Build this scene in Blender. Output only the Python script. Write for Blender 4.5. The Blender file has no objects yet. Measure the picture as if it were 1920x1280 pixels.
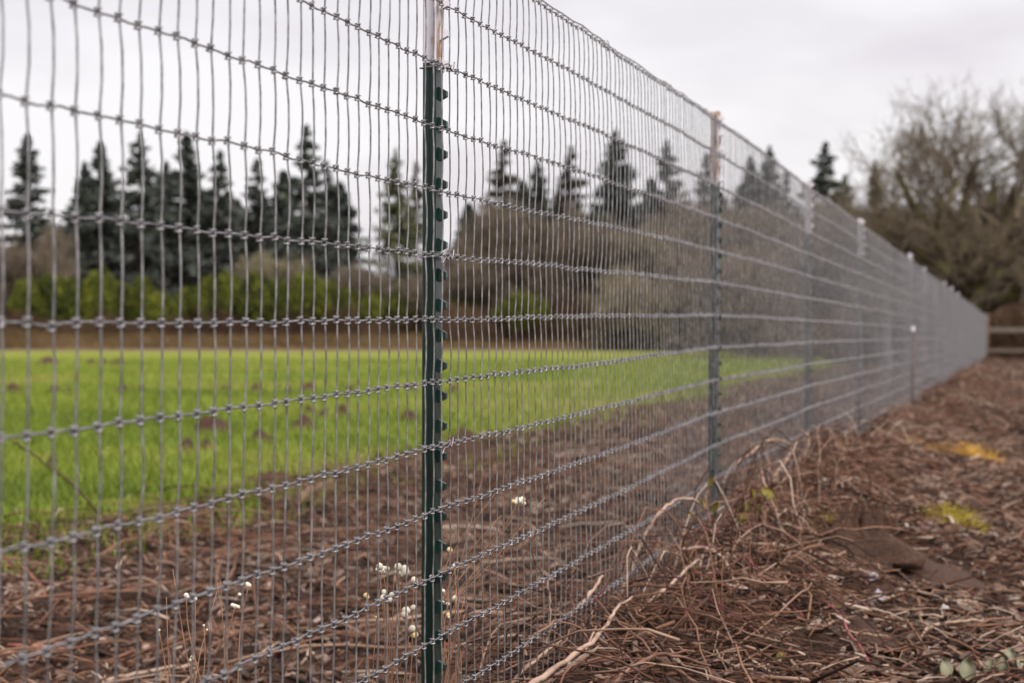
import bpy, math, random
import numpy as np

# ------------------------------------------------------------------ scene, camera, sky, sun, exposure
S = bpy.context.scene
C = S.collection
RNG = np.random.default_rng(7)
random.seed(7)
FPX, CXP, HOR = 3733.3, 960.0, 635.0        # focal length in photo pixels, principal column, horizon row
CAMZ = 1.0

cam = bpy.data.cameras.new('camera')
cam.lens = 70.0; cam.sensor_width = 36.0; cam.sensor_fit = 'HORIZONTAL'
cam.clip_start = 0.05; cam.clip_end = 6000
cam.dof.use_dof = True; cam.dof.focus_distance = 3.22; cam.dof.aperture_fstop = 6.6
camo = bpy.data.objects.new('camera', cam); C.objects.link(camo)
camo.location = (0, 0, CAMZ)
camo.rotation_euler = (math.radians(90) - math.atan(5.0 / FPX), 0, 0)
S.camera = camo

S.view_settings.view_transform = 'Standard'; S.view_settings.look = 'None'
S.view_settings.exposure = 1.8; S.view_settings.gamma = 1.0
S.render.engine = 'CYCLES'
S.cycles.use_denoising = True
S.cycles.max_bounces = 5; S.cycles.diffuse_bounces = 3; S.cycles.glossy_bounces = 2
S.cycles.transparent_max_bounces = 4

SUN_EL, SUN_AZ = math.radians(52), math.radians(150)
W = bpy.data.worlds.new('World'); S.world = W; W.use_nodes = True
nt = W.node_tree; nt.nodes.clear()
wo = nt.nodes.new('ShaderNodeOutputWorld'); bg = nt.nodes.new('ShaderNodeBackground')
sky = nt.nodes.new('ShaderNodeTexSky'); sky.sky_type = 'NISHITA'; sky.sun_disc = False
sky.sun_elevation = SUN_EL; sky.sun_rotation = SUN_AZ; sky.dust_density = 4.0
tc = nt.nodes.new('ShaderNodeTexCoord'); mp = nt.nodes.new('ShaderNodeMapping')
mp.inputs['Scale'].default_value = (2.2, 2.2, 6.0)
mp.inputs['Location'].default_value = (0.35, 0.1, 0.2)
nz = nt.nodes.new('ShaderNodeTexNoise'); nz.inputs['Scale'].default_value = 1.6
nz.inputs['Detail'].default_value = 4.0; nz.inputs['Roughness'].default_value = 0.5
rp = nt.nodes.new('ShaderNodeValToRGB')
rp.color_ramp.elements[0].position = 0.40; rp.color_ramp.elements[0].color = (0.226, 0.211, 0.224, 1)
rp.color_ramp.elements[1].position = 0.57; rp.color_ramp.elements[1].color = (0.284, 0.275, 0.280, 1)
vm = nt.nodes.new('ShaderNodeVectorMath'); vm.operation = 'SCALE'; vm.inputs['Scale'].default_value = 10.0
mx = nt.nodes.new('ShaderNodeMixRGB'); mx.inputs['Fac'].default_value = 0.95
bg.inputs['Strength'].default_value = 0.1
nt.links.new(tc.outputs['Generated'], mp.inputs['Vector']); nt.links.new(mp.outputs[0], nz.inputs['Vector'])
nt.links.new(nz.outputs[0], rp.inputs[0]); nt.links.new(rp.outputs[0], vm.inputs[0])
nt.links.new(sky.outputs[0], mx.inputs[1]); nt.links.new(vm.outputs[0], mx.inputs[2])
nt.links.new(mx.outputs[0], bg.inputs['Color']); nt.links.new(bg.outputs[0], wo.inputs[0])

sl = bpy.data.lights.new('sun', 'SUN'); sl.energy = 1.5; sl.angle = math.radians(32); sl.color = (1.0, 0.96, 0.93)
so = bpy.data.objects.new('sun', sl); C.objects.link(so); so.location = (0, -20, 40)
so.rotation_euler = (math.radians(90) - SUN_EL, 0, math.radians(180) - SUN_AZ)

# ------------------------------------------------------------------ helpers
def pix(x, y, d):
    """photo pixel at depth d -> world point"""
    return np.array([(x - CXP) / FPX * d, d, CAMZ + (HOR - y) / FPX * d])

def setp(o, label=None, cat=None, group=None, kind=None):
    for k, v in (('label', label), ('category', cat), ('group', group), ('kind', kind)):
        if v: o[k] = v
    return o

def mesh_arrays(name, V, F, tint=None, smooth=True):
    V = np.asarray(V, np.float32).reshape(-1, 3); F = np.asarray(F, np.int32); n = F.shape[1]
    m = bpy.data.meshes.new(name)
    m.vertices.add(len(V)); m.vertices.foreach_set('co', V.ravel())
    m.loops.add(F.size); m.loops.foreach_set('vertex_index', F.ravel())
    m.polygons.add(len(F)); m.polygons.foreach_set('loop_start', np.arange(0, F.size, n, dtype=np.int32))
    try: m.polygons.foreach_set('loop_total', np.full(len(F), n, np.int32))
    except Exception: pass
    m.polygons.foreach_set('use_smooth', np.full(len(F), smooth, bool))
    if tint is not None:
        a = m.attributes.new('tint', 'FLOAT', 'POINT'); a.data.foreach_set('value', np.asarray(tint, np.float32))
    m.update(calc_edges=True)
    return m

def obj(name, mesh, mat=None, parent=None):
    o = bpy.data.objects.new(name, mesh); C.objects.link(o)
    if mat is not None and mesh is not None and not mesh.materials: mesh.materials.append(mat)
    if parent is not None: o.parent = parent
    return o

def empty(name, loc=(0, 0, 0), rz=0.0):
    o = bpy.data.objects.new(name, None); C.objects.link(o); o.location = loc; o.rotation_euler = (0, 0, rz)
    o.empty_display_size = 0.1
    return o

def pyd(name, V, F, smooth=False):
    m = bpy.data.meshes.new(name); m.from_pydata([tuple(map(float, v)) for v in V], [], F); m.update()
    if smooth: m.polygons.foreach_set('use_smooth', [True] * len(m.polygons))
    return m

def nrm(a): return a / np.maximum(np.linalg.norm(a, axis=-1, keepdims=True), 1e-9)

def tubes(P, R, sides=4, cap=True):
    """P (N,K,3) polylines, R (N,K) radii -> verts, quads, curve index per vertex"""
    P = np.asarray(P, float); R = np.asarray(R, float); N, K, _ = P.shape
    T = nrm(np.gradient(P, axis=1))
    mt = nrm(P[:, -1] - P[:, 0] + 1e-6)
    ref = np.where((np.abs(mt[:, 2]) > 0.8)[:, None], np.array([[0.9, 0.43, 0.0]]), np.array([[0.05, 0.03, 1.0]]))
    A = nrm(np.cross(T, ref[:, None, :])); B = np.cross(T, A)
    ang = np.arange(sides) / sides * 2 * np.pi + np.pi / sides
    V = P[:, :, None, :] + R[:, :, None, None] * (np.cos(ang)[None, None, :, None] * A[:, :, None, :] + np.sin(ang)[None, None, :, None] * B[:, :, None, :])
    V = V.reshape(-1, 3)
    k = np.arange(K - 1)[:, None]; s = np.arange(sides)[None, :]; s2 = (s + 1) % sides
    q = np.stack([k * sides + s, k * sides + s2, (k + 1) * sides + s2, (k + 1) * sides + s], -1).reshape(-1, 4)
    if cap and sides == 4:
        e = (K - 1) * 4
        q = np.vstack([q, [[3, 2, 1, 0]], [[e, e + 1, e + 2, e + 3]]])
    F = (q[None] + (np.arange(N) * K * sides)[:, None, None]).reshape(-1, 4)
    return V, F, np.repeat(np.arange(N), K * sides)

def one_tube(name, pts, r0, r1=None, sides=6, mat=None, parent=None, wob=0.0, sub=1):
    P = np.array(pts, float)
    if sub > 1:                                     # Catmull-Rom refinement
        Q = np.vstack([2 * P[0] - P[1], P, 2 * P[-1] - P[-2]]); out = []
        for i in range(len(P) - 1):
            a, b, c, d = Q[i:i + 4]
            for u in np.arange(sub) / sub:
                out.append(0.5 * (2 * b + (c - a) * u + (2 * a - 5 * b + 4 * c - d) * u * u + (3 * b - a - 3 * c + d) * u ** 3))
        out.append(P[-1]); P = np.array(out)
    if wob: P[1:-1] += RNG.normal(0, wob, P[1:-1].shape)
    R = np.linspace(r0, r0 if r1 is None else r1, len(P)) * (1 + (RNG.normal(0, .12, len(P)) if wob else 0))
    V, F, _ = tubes(P[None], R[None], sides, cap=False)
    m = bpy.data.meshes.new(name); K = len(P)
    faces = [tuple(f) for f in F] + [tuple(range(sides))[::-1], tuple(range((K - 1) * sides, K * sides))]
    m.from_pydata([tuple(v) for v in V], [], faces); m.update()
    m.polygons.foreach_set('use_smooth', [True] * len(m.polygons))
    return obj(name, m, mat, parent)

def hsh(i, j, s): 
    v = np.sin(i * 127.1 + j * 311.7 + s * 74.7) * 43758.5453
    return v - np.floor(v)
def vnoise(x, y, s=0.0):
    x = np.asarray(x, float); y = np.asarray(y, float)
    i = np.floor(x); j = np.floor(y); u = x - i; v = y - j
    u = u * u * (3 - 2 * u); v = v * v * (3 - 2 * v)
    return ((hsh(i, j, s) * (1 - u) + hsh(i + 1, j, s) * u) * (1 - v) + (hsh(i, j + 1, s) * (1 - u) + hsh(i + 1, j + 1, s) * u) * v) * 2 - 1
def sstep(a, b, x):
    t = np.clip((x - a) / (b - a), 0, 1); return t * t * (3 - 2 * t)

# ------------------------------------------------------------------ materials
def mat_new(name):
    m = bpy.data.materials.new(name); m.use_nodes = True
    n = m.node_tree; b = n.nodes['Principled BSDF']; b.inputs['Specular IOR Level'].default_value = 0.25
    return m, n, b
def ramp(n, stops):
    r = n.nodes.new('ShaderNodeValToRGB'); e = r.color_ramp.elements
    while len(e) < len(stops): e.new(0.5)
    for k, (p, c) in enumerate(stops): e[k].position = p; e[k].color = (*c, 1)
    return r
def noise(n, scale, detail=3.0, rough=0.55, coord='Object', stretch=None):
    t = n.nodes.new('ShaderNodeTexCoord'); z = n.nodes.new('ShaderNodeTexNoise')
    z.inputs['Scale'].default_value = scale; z.inputs['Detail'].default_value = detail; z.inputs['Roughness'].default_value = rough
    if stretch:
        mm = n.nodes.new('ShaderNodeMapping'); mm.inputs['Scale'].default_value = stretch
        n.links.new(t.outputs[coord], mm.inputs[0]); n.links.new(mm.outputs[0], z.inputs['Vector'])
    else: n.links.new(t.outputs[coord], z.inputs['Vector'])
    return z
def bump(n, b, src, strength=0.3, dist=0.01):
    bp = n.nodes.new('ShaderNodeBump'); bp.inputs['Strength'].default_value = strength; bp.inputs['Distance'].default_value = dist
    n.links.new(src, bp.inputs['Height']); n.links.new(bp.outputs[0], b.inputs['Normal'])
def noise_mat(name, stops, scale=8.0, rough=0.85, detail=4.0, bs=0.0, bd=0.01, stretch=None, metallic=0.0, spec=0.25):
    m, n, b = mat_new(name); z = noise(n, scale, detail, stretch=stretch); r = ramp(n, stops)
    n.links.new(z.outputs[0], r.inputs[0]); n.links.new(r.outputs[0], b.inputs['Base Color'])
    b.inputs['Roughness'].default_value = rough; b.inputs['Metallic'].default_value = metallic
    b.inputs['Specular IOR Level'].default_value = spec
    if bs: bump(n, b, z.outputs[0], bs, bd)
    return m
def tint_mat(name, stops, rough=0.85, spec=0.2, nscale=0.0, namp=0.3):
    """colour picked per piece from the mesh attribute 'tint'"""
    m, n, b = mat_new(name); a = n.nodes.new('ShaderNodeAttribute'); a.attribute_name = 'tint'
    r = ramp(n, stops); src = a.outputs['Fac']
    if nscale:
        z = noise(n, nscale, 3.0); ma = n.nodes.new('ShaderNodeMath'); ma.operation = 'MULTIPLY_ADD'
        ma.inputs[1].default_value = namp; n.links.new(z.outputs[0], ma.inputs[0])
        mb = n.nodes.new('ShaderNodeMath'); mb.operation = 'SUBTRACT'; mb.inputs[1].default_value = namp * 0.5
        n.links.new(a.outputs['Fac'], mb.inputs[0]); n.links.new(mb.outputs[0], ma.inputs[2]); src = ma.outputs[0]
    n.links.new(src, r.inputs[0]); n.links.new(r.outputs[0], b.inputs['Base Color'])
    b.inputs['Roughness'].default_value = rough; b.inputs['Specular IOR Level'].default_value = spec
    return m

M = {}
M['wire'] = noise_mat('galvanised_wire', [(0.30, (.15, .140, .146)), (0.5, (.27, .258, .266)), (0.72, (.44, .425, .435))], 60, 0.38, 3, metallic=0.75, spec=0.5)
M['knot'] = noise_mat('dull_wire_knot', [(0.30, (.14, .128, .134)), (0.7, (.36, .345, .355))], 45, 0.45, 3, metallic=0.6, spec=0.4)
M['wire_old'] = noise_mat('dull_tie_wire', [(0.3, (.17, .15, .16)), (0.7, (.32, .29, .30))], 60, 0.45, 3, metallic=0.6, spec=0.5)
M['post_green'] = noise_mat('green_post_paint', [(0.30, (.0020, .0130, .0095)), (0.58, (.0034, .0230, .0165)), (0.70, (.0070, .0340, .0250)), (0.76, (.070, .032, .017))], 34, 0.33, 6, 0.15, 0.001, stretch=(1, 1, .5), spec=0.4)
M['post_white'] = noise_mat('white_post_paint', [(0.25, (.30, .13, .045)), (0.31, (.50, .40, .32)), (0.36, (.60, .57, .62)), (0.7, (.68, .65, .70))], 26, 0.5, 6, 0.15, 0.001, stretch=(1, 1, .45), spec=0.4)
M['post_rust'] = noise_mat('rusty_white_paint', [(0.32, (.16, .072, .030)), (0.42, (.33, .20, .105)), (0.50, (.50, .43, .39)), (0.62, (.60, .56, .58))], 30, 0.6, 6, 0.2, 0.001, stretch=(1, 1, .5))
M['post_brown'] = noise_mat('weathered_post_wood', [(0.3, (.05, .034, .026)), (0.7, (.12, .088, .07))], 10, 0.85, 6, 0.3, 0.004, stretch=(6, 6, .6))
M['grey_wood'] = noise_mat('grey_board_wood', [(0.3, (.075, .058, .046)), (0.7, (.15, .12, .095))], 4, 0.85, 6, 0.3, 0.01, stretch=(1, 8, 8))
M['litter'] = tint_mat('dead_twigs', [(0.0, (.020, .011, .008)), (0.28, (.070, .034, .022)), (0.5, (.150, .072, .044)), (0.68, (.215, .122, .080)), (0.86, (.33, .225, .165)), (1.0, (.44, .345, .275))], nscale=14, namp=.35)
M['chips'] = tint_mat('wood_chips', [(0.0, (.022, .014, .011)), (0.35, (.085, .055, .042)), (0.65, (.18, .122, .094)), (0.88, (.27, .195, .16)), (1.0, (.36, .285, .24))], nscale=20, namp=.3)
M['cane_pale'] = noise_mat('pale_dry_cane', [(0.3, (.15, .085, .058)), (0.5, (.31, .21, .155)), (0.72, (.44, .33, .26))], 24, 0.8, 5, 0.4, 0.003)
M['cane_brown'] = noise_mat('brown_cane', [(0.3, (.085, .040, .028)), (0.7, (.21, .115, .08))], 24, 0.75, 5, 0.3, 0.003)
M['stem_tan'] = noise_mat('tan_stem', [(0.3, (.16, .075, .045)), (0.7, (.36, .21, .13))], 24, 0.75, 5)
M['cane_dark'] = noise_mat('dark_red_cane', [(0.3, (.030, .012, .012)), (0.7, (.115, .036, .032))], 20, 0.6, 5, 0.3, 0.002)
M['cane_red'] = noise_mat('red_stem', [(0.3, (.16, .040, .042)), (0.7, (.33, .10, .095))], 16, 0.6, 5, 0.2, 0.002)
M['cane_orange'] = noise_mat('orange_red_stem', [(0.3, (.20, .055, .034)), (0.7, (.34, .13, .08))], 16, 0.6, 5, 0.2, 0.002)
M['berry'] = noise_mat('white_berry', [(0.30, (.42, .27, .12)), (0.40, (.58, .52, .40)), (0.7, (.70, .66, .56))], 90, 0.5, 3)
M['berry_old'] = noise_mat('withered_berry', [(0.3, (.36, .20, .075)), (0.6, (.70, .55, .27)), (0.8, (.80, .72, .48))], 120, 0.6, 3)
M['leaf_grey'] = noise_mat('grey_green_leaf', [(0.3, (.10, .10, .05)), (0.5, (.19, .185, .115)), (0.75, (.27, .25, .17))], 28, 0.6, 4, 0.2, 0.002)
M['leaf_olive'] = noise_mat('olive_leaf', [(0.3, (.05, .05, .010)), (0.5, (.12, .105, .018)), (0.7, (.20, .13, .03))], 30, 0.6, 4)
M['stone'] = noise_mat('blue_grey_stone', [(0.3, (.20, .19, .23)), (0.7, (.36, .35, .41))], 22, 0.8, 5, 0.4, 0.004)
M['stone_white'] = noise_mat('pale_stone', [(0.3, (.24, .21, .195)), (0.7, (.40, .37, .35))], 22, 0.8, 5, 0.4, 0.004)
M['soil'] = noise_mat('bare_red_soil', [(0.25, (.024, .012, .008)), (0.5, (.055, .029, .019)), (0.75, (.092, .052, .035))], 26, 0.95, 8, 0.7, 0.012)
M['moss'] = tint_mat('yellow_green_moss', [(0, (.17, .13, .012)), (0.5, (.36, .28, .030)), (1, (.50, .40, .08))])
M['straw'] = tint_mat('orange_straw', [(0, (.28, .15, .020)), (0.5, (.50, .28, .05)), (1, (.62, .42, .14))])
M['grass'] = tint_mat('field_grass', [(0, (.070, .098, .012)), (0.4, (.128, .182, .016)), (0.75, (.185, .218, .026)), (1, (.27, .225, .085))], rough=0.6)
M['conifer'] = tint_mat('conifer_needles', [(0, (.034, .041, .036)), (0.5, (.062, .073, .062)), (1, (.108, .118, .088))])
M['conifer_olive'] = tint_mat('olive_conifer_needles', [(0, (.045, .052, .026)), (0.5, (.085, .092, .042)), (1, (.125, .13, .06))])
M['conifer_brown'] = tint_mat('thin_brown_conifer', [(0, (.050, .037, .029)), (0.5, (.085, .068, .052)), (1, (.11, .10, .07))])
M['hedge'] = tint_mat('arborvitae_leaf', [(0, (.022, .028, .006)), (0.5, (.062, .074, .009)), (1, (.155, .155, .015))])
M['hedge_bright'] = tint_mat('bright_shrub_leaf', [(0, (.040, .050, .008)), (0.5, (.095, .108, .012)), (1, (.18, .18, .018))])
M['bark'] = noise_mat('tree_bark', [(0.3, (.035, .025, .018)), (0.55, (.075, .056, .042)), (0.8, (.11, .09, .06))], 6, 0.9, 5, 0.4, 0.02)
M['oak_bark'] = noise_mat('mossy_oak_bark', [(0.30, (.032, .023, .016)), (0.48, (.062, .047, .034)), (0.58, (.085, .085, .022)), (0.75, (.12, .125, .026))], 1.5, 0.9, 6, 0.4, 0.03)
M['twig_brown'] = tint_mat('bare_twigs', [(0, (.075, .054, .042)), (0.5, (.165, .125, .095)), (0.8, (.215, .172, .12)), (1, (.22, .20, .10))])
M['twig_oak'] = tint_mat('oak_twigs', [(0, (.058, .041, .030)), (0.5, (.135, .100, .072)), (0.85, (.185, .145, .095)), (1, (.19, .17, .08))])
M['twig_rust'] = tint_mat('rust_brown_brush', [(0, (.045, .024, .016)), (0.5, (.10, .055, .036)), (1, (.15, .10, .048))])
M['twig_tan'] = tint_mat('tan_brush', [(0, (.12, .10, .065)), (0.5, (.22, .185, .115)), (1, (.30, .26, .15))])
M['dry_grass'] = tint_mat('dry_bank_grass', [(0, (.065, .040, .018)), (0.5, (.125, .080, .034)), (1, (.185, .125, .06))])

# ------------------------------------------------------------------ the fence line and the lie of the land
def fence_x(y):
    y = np.asarray(y, float)
    return np.where(y < 9.25, -0.903 + 0.247 * y, 1.3818 + 0.2535 * (y - 9.25))
G_Y = [-5, 1.79, 3.16, 6.17, 9.25, 20, 63, 400]
G_V = [0.0, .0129, .0313, .0744, .085, .10, .115, .115]
def fence_g(y): return np.interp(y, G_Y, G_V)
YEND = 63.0

def ground_h(x, y):
    x = np.asarray(x, float); y = np.asarray(y, float); w = x - fence_x(y)
    near = 1 - sstep(60, 75, y)
    side = sstep(-0.75, 0.25, w)
    dirt = sstep(-4.9, -3.9, w + 0.5 * vnoise(x * .6, y * .6, 3)) * (1 - sstep(90, 160, y))
    z = 0.20 * side + near * (0.16 + .11 * vnoise(y * 0.9, w * 1.6, 5)) * np.exp(-((w - 0.12) / 0.42) ** 2)
    z = z + dirt * (0.045 * vnoise(x * 1.3, y * 1.3, 1) + 0.042 * vnoise(x * 4.1, y * 4.1, 2) + 0.026 * vnoise(x * 10, y * 10, 4))
    z = z + near * np.exp(-((w - 0.2) / 0.38) ** 2) * (.055 * vnoise(x * 3.3, y * 2.6, 81) + .03 * vnoise(x * 7.5, y * 7.5, 82))
    z = z + (1 - dirt) * (0.035 * vnoise(x * .35, y * .35, 6))
    z = z + 1.5 * sstep(168, 182, y) * (1 - sstep(20, 60, w - 20)) 
    return z

# ground: one sheet, sheared so that its fine rows follow the fence
def growth(a, b, d0, k):
    out = [a]; d = d0
    while out[-1] < b: out.append(out[-1] + d); d *= k
    return np.array(out)
wl = -growth(5.2, 1600, .09, 1.11)[::-1]; wr = growth(1.6, 1600, .07, 1.13)
ws = np.concatenate([wl, np.arange(-5.1, -1.0, .075), np.arange(-1.0, 1.58, .045), wr])
ys = np.concatenate([-growth(0.0, 500, .3, 1.4)[::-1], np.arange(.2, 2.6, .2), np.arange(2.6, 16, .055), growth(16, 3200, .075, 1.028)])
GW, GY = np.meshgrid(ws, ys)
GX = fence_x(GY) + GW
GZ = ground_h(GX, GY)
nW, nY = len(ws), len(ys)
i0 = (np.arange(nY - 1)[:, None] * nW + np.arange(nW - 1)[None, :]).ravel()
gm = mesh_arrays('ground', np.stack([GX, GY, GZ], -1), np.stack([i0, i0 + 1, i0 + nW + 1, i0 + nW], -1))
at = gm.attributes.new('off', 'FLOAT', 'POINT'); at.data.foreach_set('value', (GW + .03 * np.clip(GY, 0, 150)).ravel().astype(np.float32))

def ground_mat():
    m, n, b = mat_new('ground_soil_and_grass'); L = n.links
    geo = n.nodes.new('ShaderNodeNewGeometry'); sep = n.nodes.new('ShaderNodeSeparateXYZ'); L.new(geo.outputs['Position'], sep.inputs[0])
    off = n.nodes.new('ShaderNodeAttribute'); off.attribute_name = 'off'
    z1 = noise(n, 1.1, 5.0); z2 = noise(n, 14, 8.0, 0.65); z3 = noise(n, .06, 4.0); z4 = noise(n, 70, 4.0)
    soil = ramp(n, [(0.25, (.014, .008, .006)), (0.45, (.036, .019, .013)), (0.6, (.070, .039, .027)), (0.8, (.13, .08, .058))]); L.new(z2.outputs[0], soil.inputs[0])
    gr = ramp(n, [(0.3, (.150, .178, .020)), (0.5, (.178, .198, .026)), (0.7, (.205, .205, .038))]); L.new(z3.outputs[0], gr.inputs[0])
    gr2 = n.nodes.new('ShaderNodeMixRGB'); gr2.blend_type = 'MULTIPLY'; gr2.inputs[0].default_value = .5
    g3 = ramp(n, [(0.3, (.6, .6, .55)), (0.6, (1, 1, 1))]); L.new(z2.outputs[0], g3.inputs[0]); L.new(gr.outputs[0], gr2.inputs[1]); L.new(g3.outputs[0], gr2.inputs[2])
    # field mask: off + noise < about -4.2
    a = n.nodes.new('ShaderNodeMath'); a.operation = 'MULTIPLY_ADD'; a.inputs[1].default_value = 2.2; L.new(z1.outputs[0], a.inputs[0]); L.new(off.outputs['Fac'], a.inputs[2])
    mr = n.nodes.new('ShaderNodeMapRange'); mr.inputs[1].default_value = -2.6; mr.inputs[2].default_value = -3.5; L.new(a.outputs[0], mr.inputs[0])
    mix = n.nodes.new('ShaderNodeMixRGB'); L.new(mr.outputs[0], mix.inputs[0]); L.new(soil.outputs[0], mix.inputs[1]); L.new(gr2.outputs[0], mix.inputs[2])
    # beyond the field: dry bank and leaf litter
    bk = n.nodes.new('ShaderNodeMapRange'); bk.inputs[1].default_value = 167.5; bk.inputs[2].default_value = 169.5; L.new(sep.outputs[1], bk.inputs[0])
    dry = ramp(n, [(0.3, (.085, .055, .025)), (0.7, (.16, .105, .052))]); L.new(z1.outputs[0], dry.inputs[0])
    mix2 = n.nodes.new('ShaderNodeMixRGB'); L.new(bk.outputs[0], mix2.inputs[0]); L.new(mix.outputs[0], mix2.inputs[1]); L.new(dry.outputs[0], mix2.inputs[2])
    tk = n.nodes.new('ShaderNodeMapRange'); tk.inputs[1].default_value = 160.0; tk.inputs[2].default_value = 163.0; L.new(sep.outputs[1], tk.inputs[0])
    mix3 = n.nodes.new('ShaderNodeMixRGB'); L.new(tk.outputs[0], mix3.inputs[0]); L.new(mix.outputs[0], mix3.inputs[1]); mix3.inputs[2].default_value = (.16, .125, .115, 1)
    L.new(mix3.outputs[0], mix2.inputs[1])
    L.new(mix2.outputs[0], b.inputs['Base Color']); b.inputs['Roughness'].default_value = 0.95; b.inputs['Specular IOR Level'].default_value = .1
    ad = n.nodes.new('ShaderNodeMath'); ad.operation = 'ADD'; L.new(z2.outputs[0], ad.inputs[0]); L.new(z4.outputs[0], ad.inputs[1])
    bump(n, b, ad.outputs[0], 0.7, 0.02)
    return m
setp(obj('ground', gm, ground_mat()), kind='structure')

# ------------------------------------------------------------------ the wire fence
fence = setp(empty('wire_fence', (float(fence_x(3.16)), 3.16, 0.0)),
             'long galvanised woven wire mesh fence on steel posts running away to the right', 'fence')
def fpart(o):                       # parent but keep world placement
    o.parent = fence; o.matrix_parent_inverse = fence.matrix_basis.inverted() if False else o.matrix_parent_inverse
    o.location = (o.location[0] - fence.location[0], o.location[1] - fence.location[1], o.location[2] - fence.location[2])
    return o

DV, NROW, ST = 0.1016, 16, 0.049
yy = np.linspace(-1, YEND, 8000); xx = fence_x(yy)
arc = np.concatenate([[0], np.cumsum(np.hypot(np.diff(xx), np.diff(yy)))])
arc -= np.interp(0.0, yy, arc)
def at_arc(t):
    y = np.interp(t, arc, yy); x = fence_x(y); s = np.where(y < 9.25, .247, .2535)
    d = np.stack([s, np.ones_like(s), np.zeros_like(s)], -1) / np.sqrt(1 + s * s)[..., None]
    n = np.stack([d[..., 1], -d[..., 0], np.zeros_like(s)], -1)      # towards the camera's side
    return np.stack([x, y, np.zeros_like(x)], -1), d, n
POST_Y = [3.218, 6.33, 9.42, 12.50, 15.35, 18.40, 21.4, 24.45, 27.5, 30.5, 33.6, 36.6, 39.7, 42.7, 45.8, 48.8, 51.9, 54.9, 58.0, 60.5]
post_t = np.interp(POST_Y, yy, arc)
t_end = float(np.interp(YEND, yy, arc))
ts = np.arange(0.35, t_end - .02, ST); NS = len(ts)
ts = ts + RNG.normal(0, .0012, NS)
base, dvec, nvec = at_arc(ts)
allp = np.concatenate([[0.05], post_t, [t_end]])
idx = np.clip(np.searchsorted(allp, ts) - 1, 0, len(allp) - 2)
fr = (ts - allp[idx]) / (allp[idx + 1] - allp[idx])
row = np.arange(NROW)
v = (6 - row) * DV                                                  # height above the level wire
top_f = np.clip((6 - row) / 6.0, 0, 1)
si = np.arange(NS)
sm = lambda f, s, k=0.0: vnoise(si * f, np.full(NS, k), s)
along = (np.outer(sm(.06, 11) * .004 + sm(.25, 12) * .0012 + RNG.normal(0, .0009, NS), top_f ** 1.3)
         + np.outer(sm(.07, 13) * .006, np.sin(row / 15 * 3.1)) + RNG.normal(0, .0005, (NS, NROW)))
along += 0.0018 * vnoise(si[:, None] * .13, row[None, :] * .8, 14)
zz = CAMZ + fence_g(base[:, 1])[:, None] + v[None, :] + RNG.normal(0, .0009, (NS, NROW))
for j in range(NROW):
    zz[:, j] += .0018 * vnoise(si * .12, np.full(NS, j * 3.3), 15) + .0009 * vnoise(si * .5, np.full(NS, j * 2.1), 16)
zz[:, 0] -= .001 * np.sin(np.pi * fr)
bow = (np.sin(np.pi * fr) * .010)[:, None] * (1 + .8 * vnoise(idx[:, None] * 3.7, row[None, :] * .35, 17))
K3 = base[:, None, :] + dvec[:, None, :] * along[..., None] + nvec[:, None, :] * (bow + RNG.normal(0, .0006, (NS, NROW)))[..., None]
K3[..., 2] = zz                                                     # knots (NS,16,3)
RW = 0.00136

# horizontal wires: a slightly crimped strand from knot to knot
for j in range(NROW):
    mid = (K3[:-1, j] + K3[1:, j]) / 2; mid[:, 2] += RNG.normal(0, .0006, NS - 1) + .0005 * (-1) ** np.arange(NS - 1)
    P = np.empty((2 * NS - 1, 3)); P[0::2] = K3[:, j]; P[1::2] = mid
    P -= nvec[0] * .0008
    V, F, _ = tubes(P[None], np.full((1, len(P)), RW * (1.0 if j else 1.2)), 5, cap=False)
    o = obj('horizontal_wire', mesh_arrays('horizontal_wire', V, F), M['wire']); fpart(o)

# upright wires: 300 nearest in view as parts, the rest joined
def stay_path(i):
    k = K3[i]; seg = 3; out = np.empty(((NROW - 1) * seg + 1, 3)); out[0::seg] = k
    for s in range(1, seg):
        u = s / seg; out[s::seg] = k[:-1] * (1 - u) + k[1:] * u
    b1 = RNG.normal(0, .0005, NROW - 1) + .0012 * vnoise(i * .05, np.arange(NROW - 1) * .45, 21); b2 = RNG.normal(0, .0004, NROW - 1) + .0016 * vnoise(i * .06, np.arange(NROW - 1) * .7, 22)
    for s in range(1, seg):
        out[s::seg] += dvec[i] * b1[:, None] + nvec[i] * (b2 + .0012)[:, None]
    return out
xpix = CXP + FPX * base[:, 0] / base[:, 1]
first = int(np.argmax(xpix > -12)); NEAR = range(first, first + 300)
SP = np.array([stay_path(i) for i in range(NS)])
SP += nvec[:, None, :] * .0012
rad = np.full(SP.shape[:2], RW)
for i in NEAR:
    V, F, _ = tubes(SP[i:i + 1], rad[i:i + 1], 5, cap=False)
    fpart(obj('vertical_wire', mesh_arrays('vertical_wire', V, F), M['wire']))
rest = np.array([i for i in range(NS) if i not in NEAR])
V, F, _ = tubes(SP[rest][:, ::1], rad[rest], 4, cap=False)
setp(fpart(obj('far_vertical_wires', mesh_arrays('far_vertical_wires', V, F), M['wire'])), kind='stuff')

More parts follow.
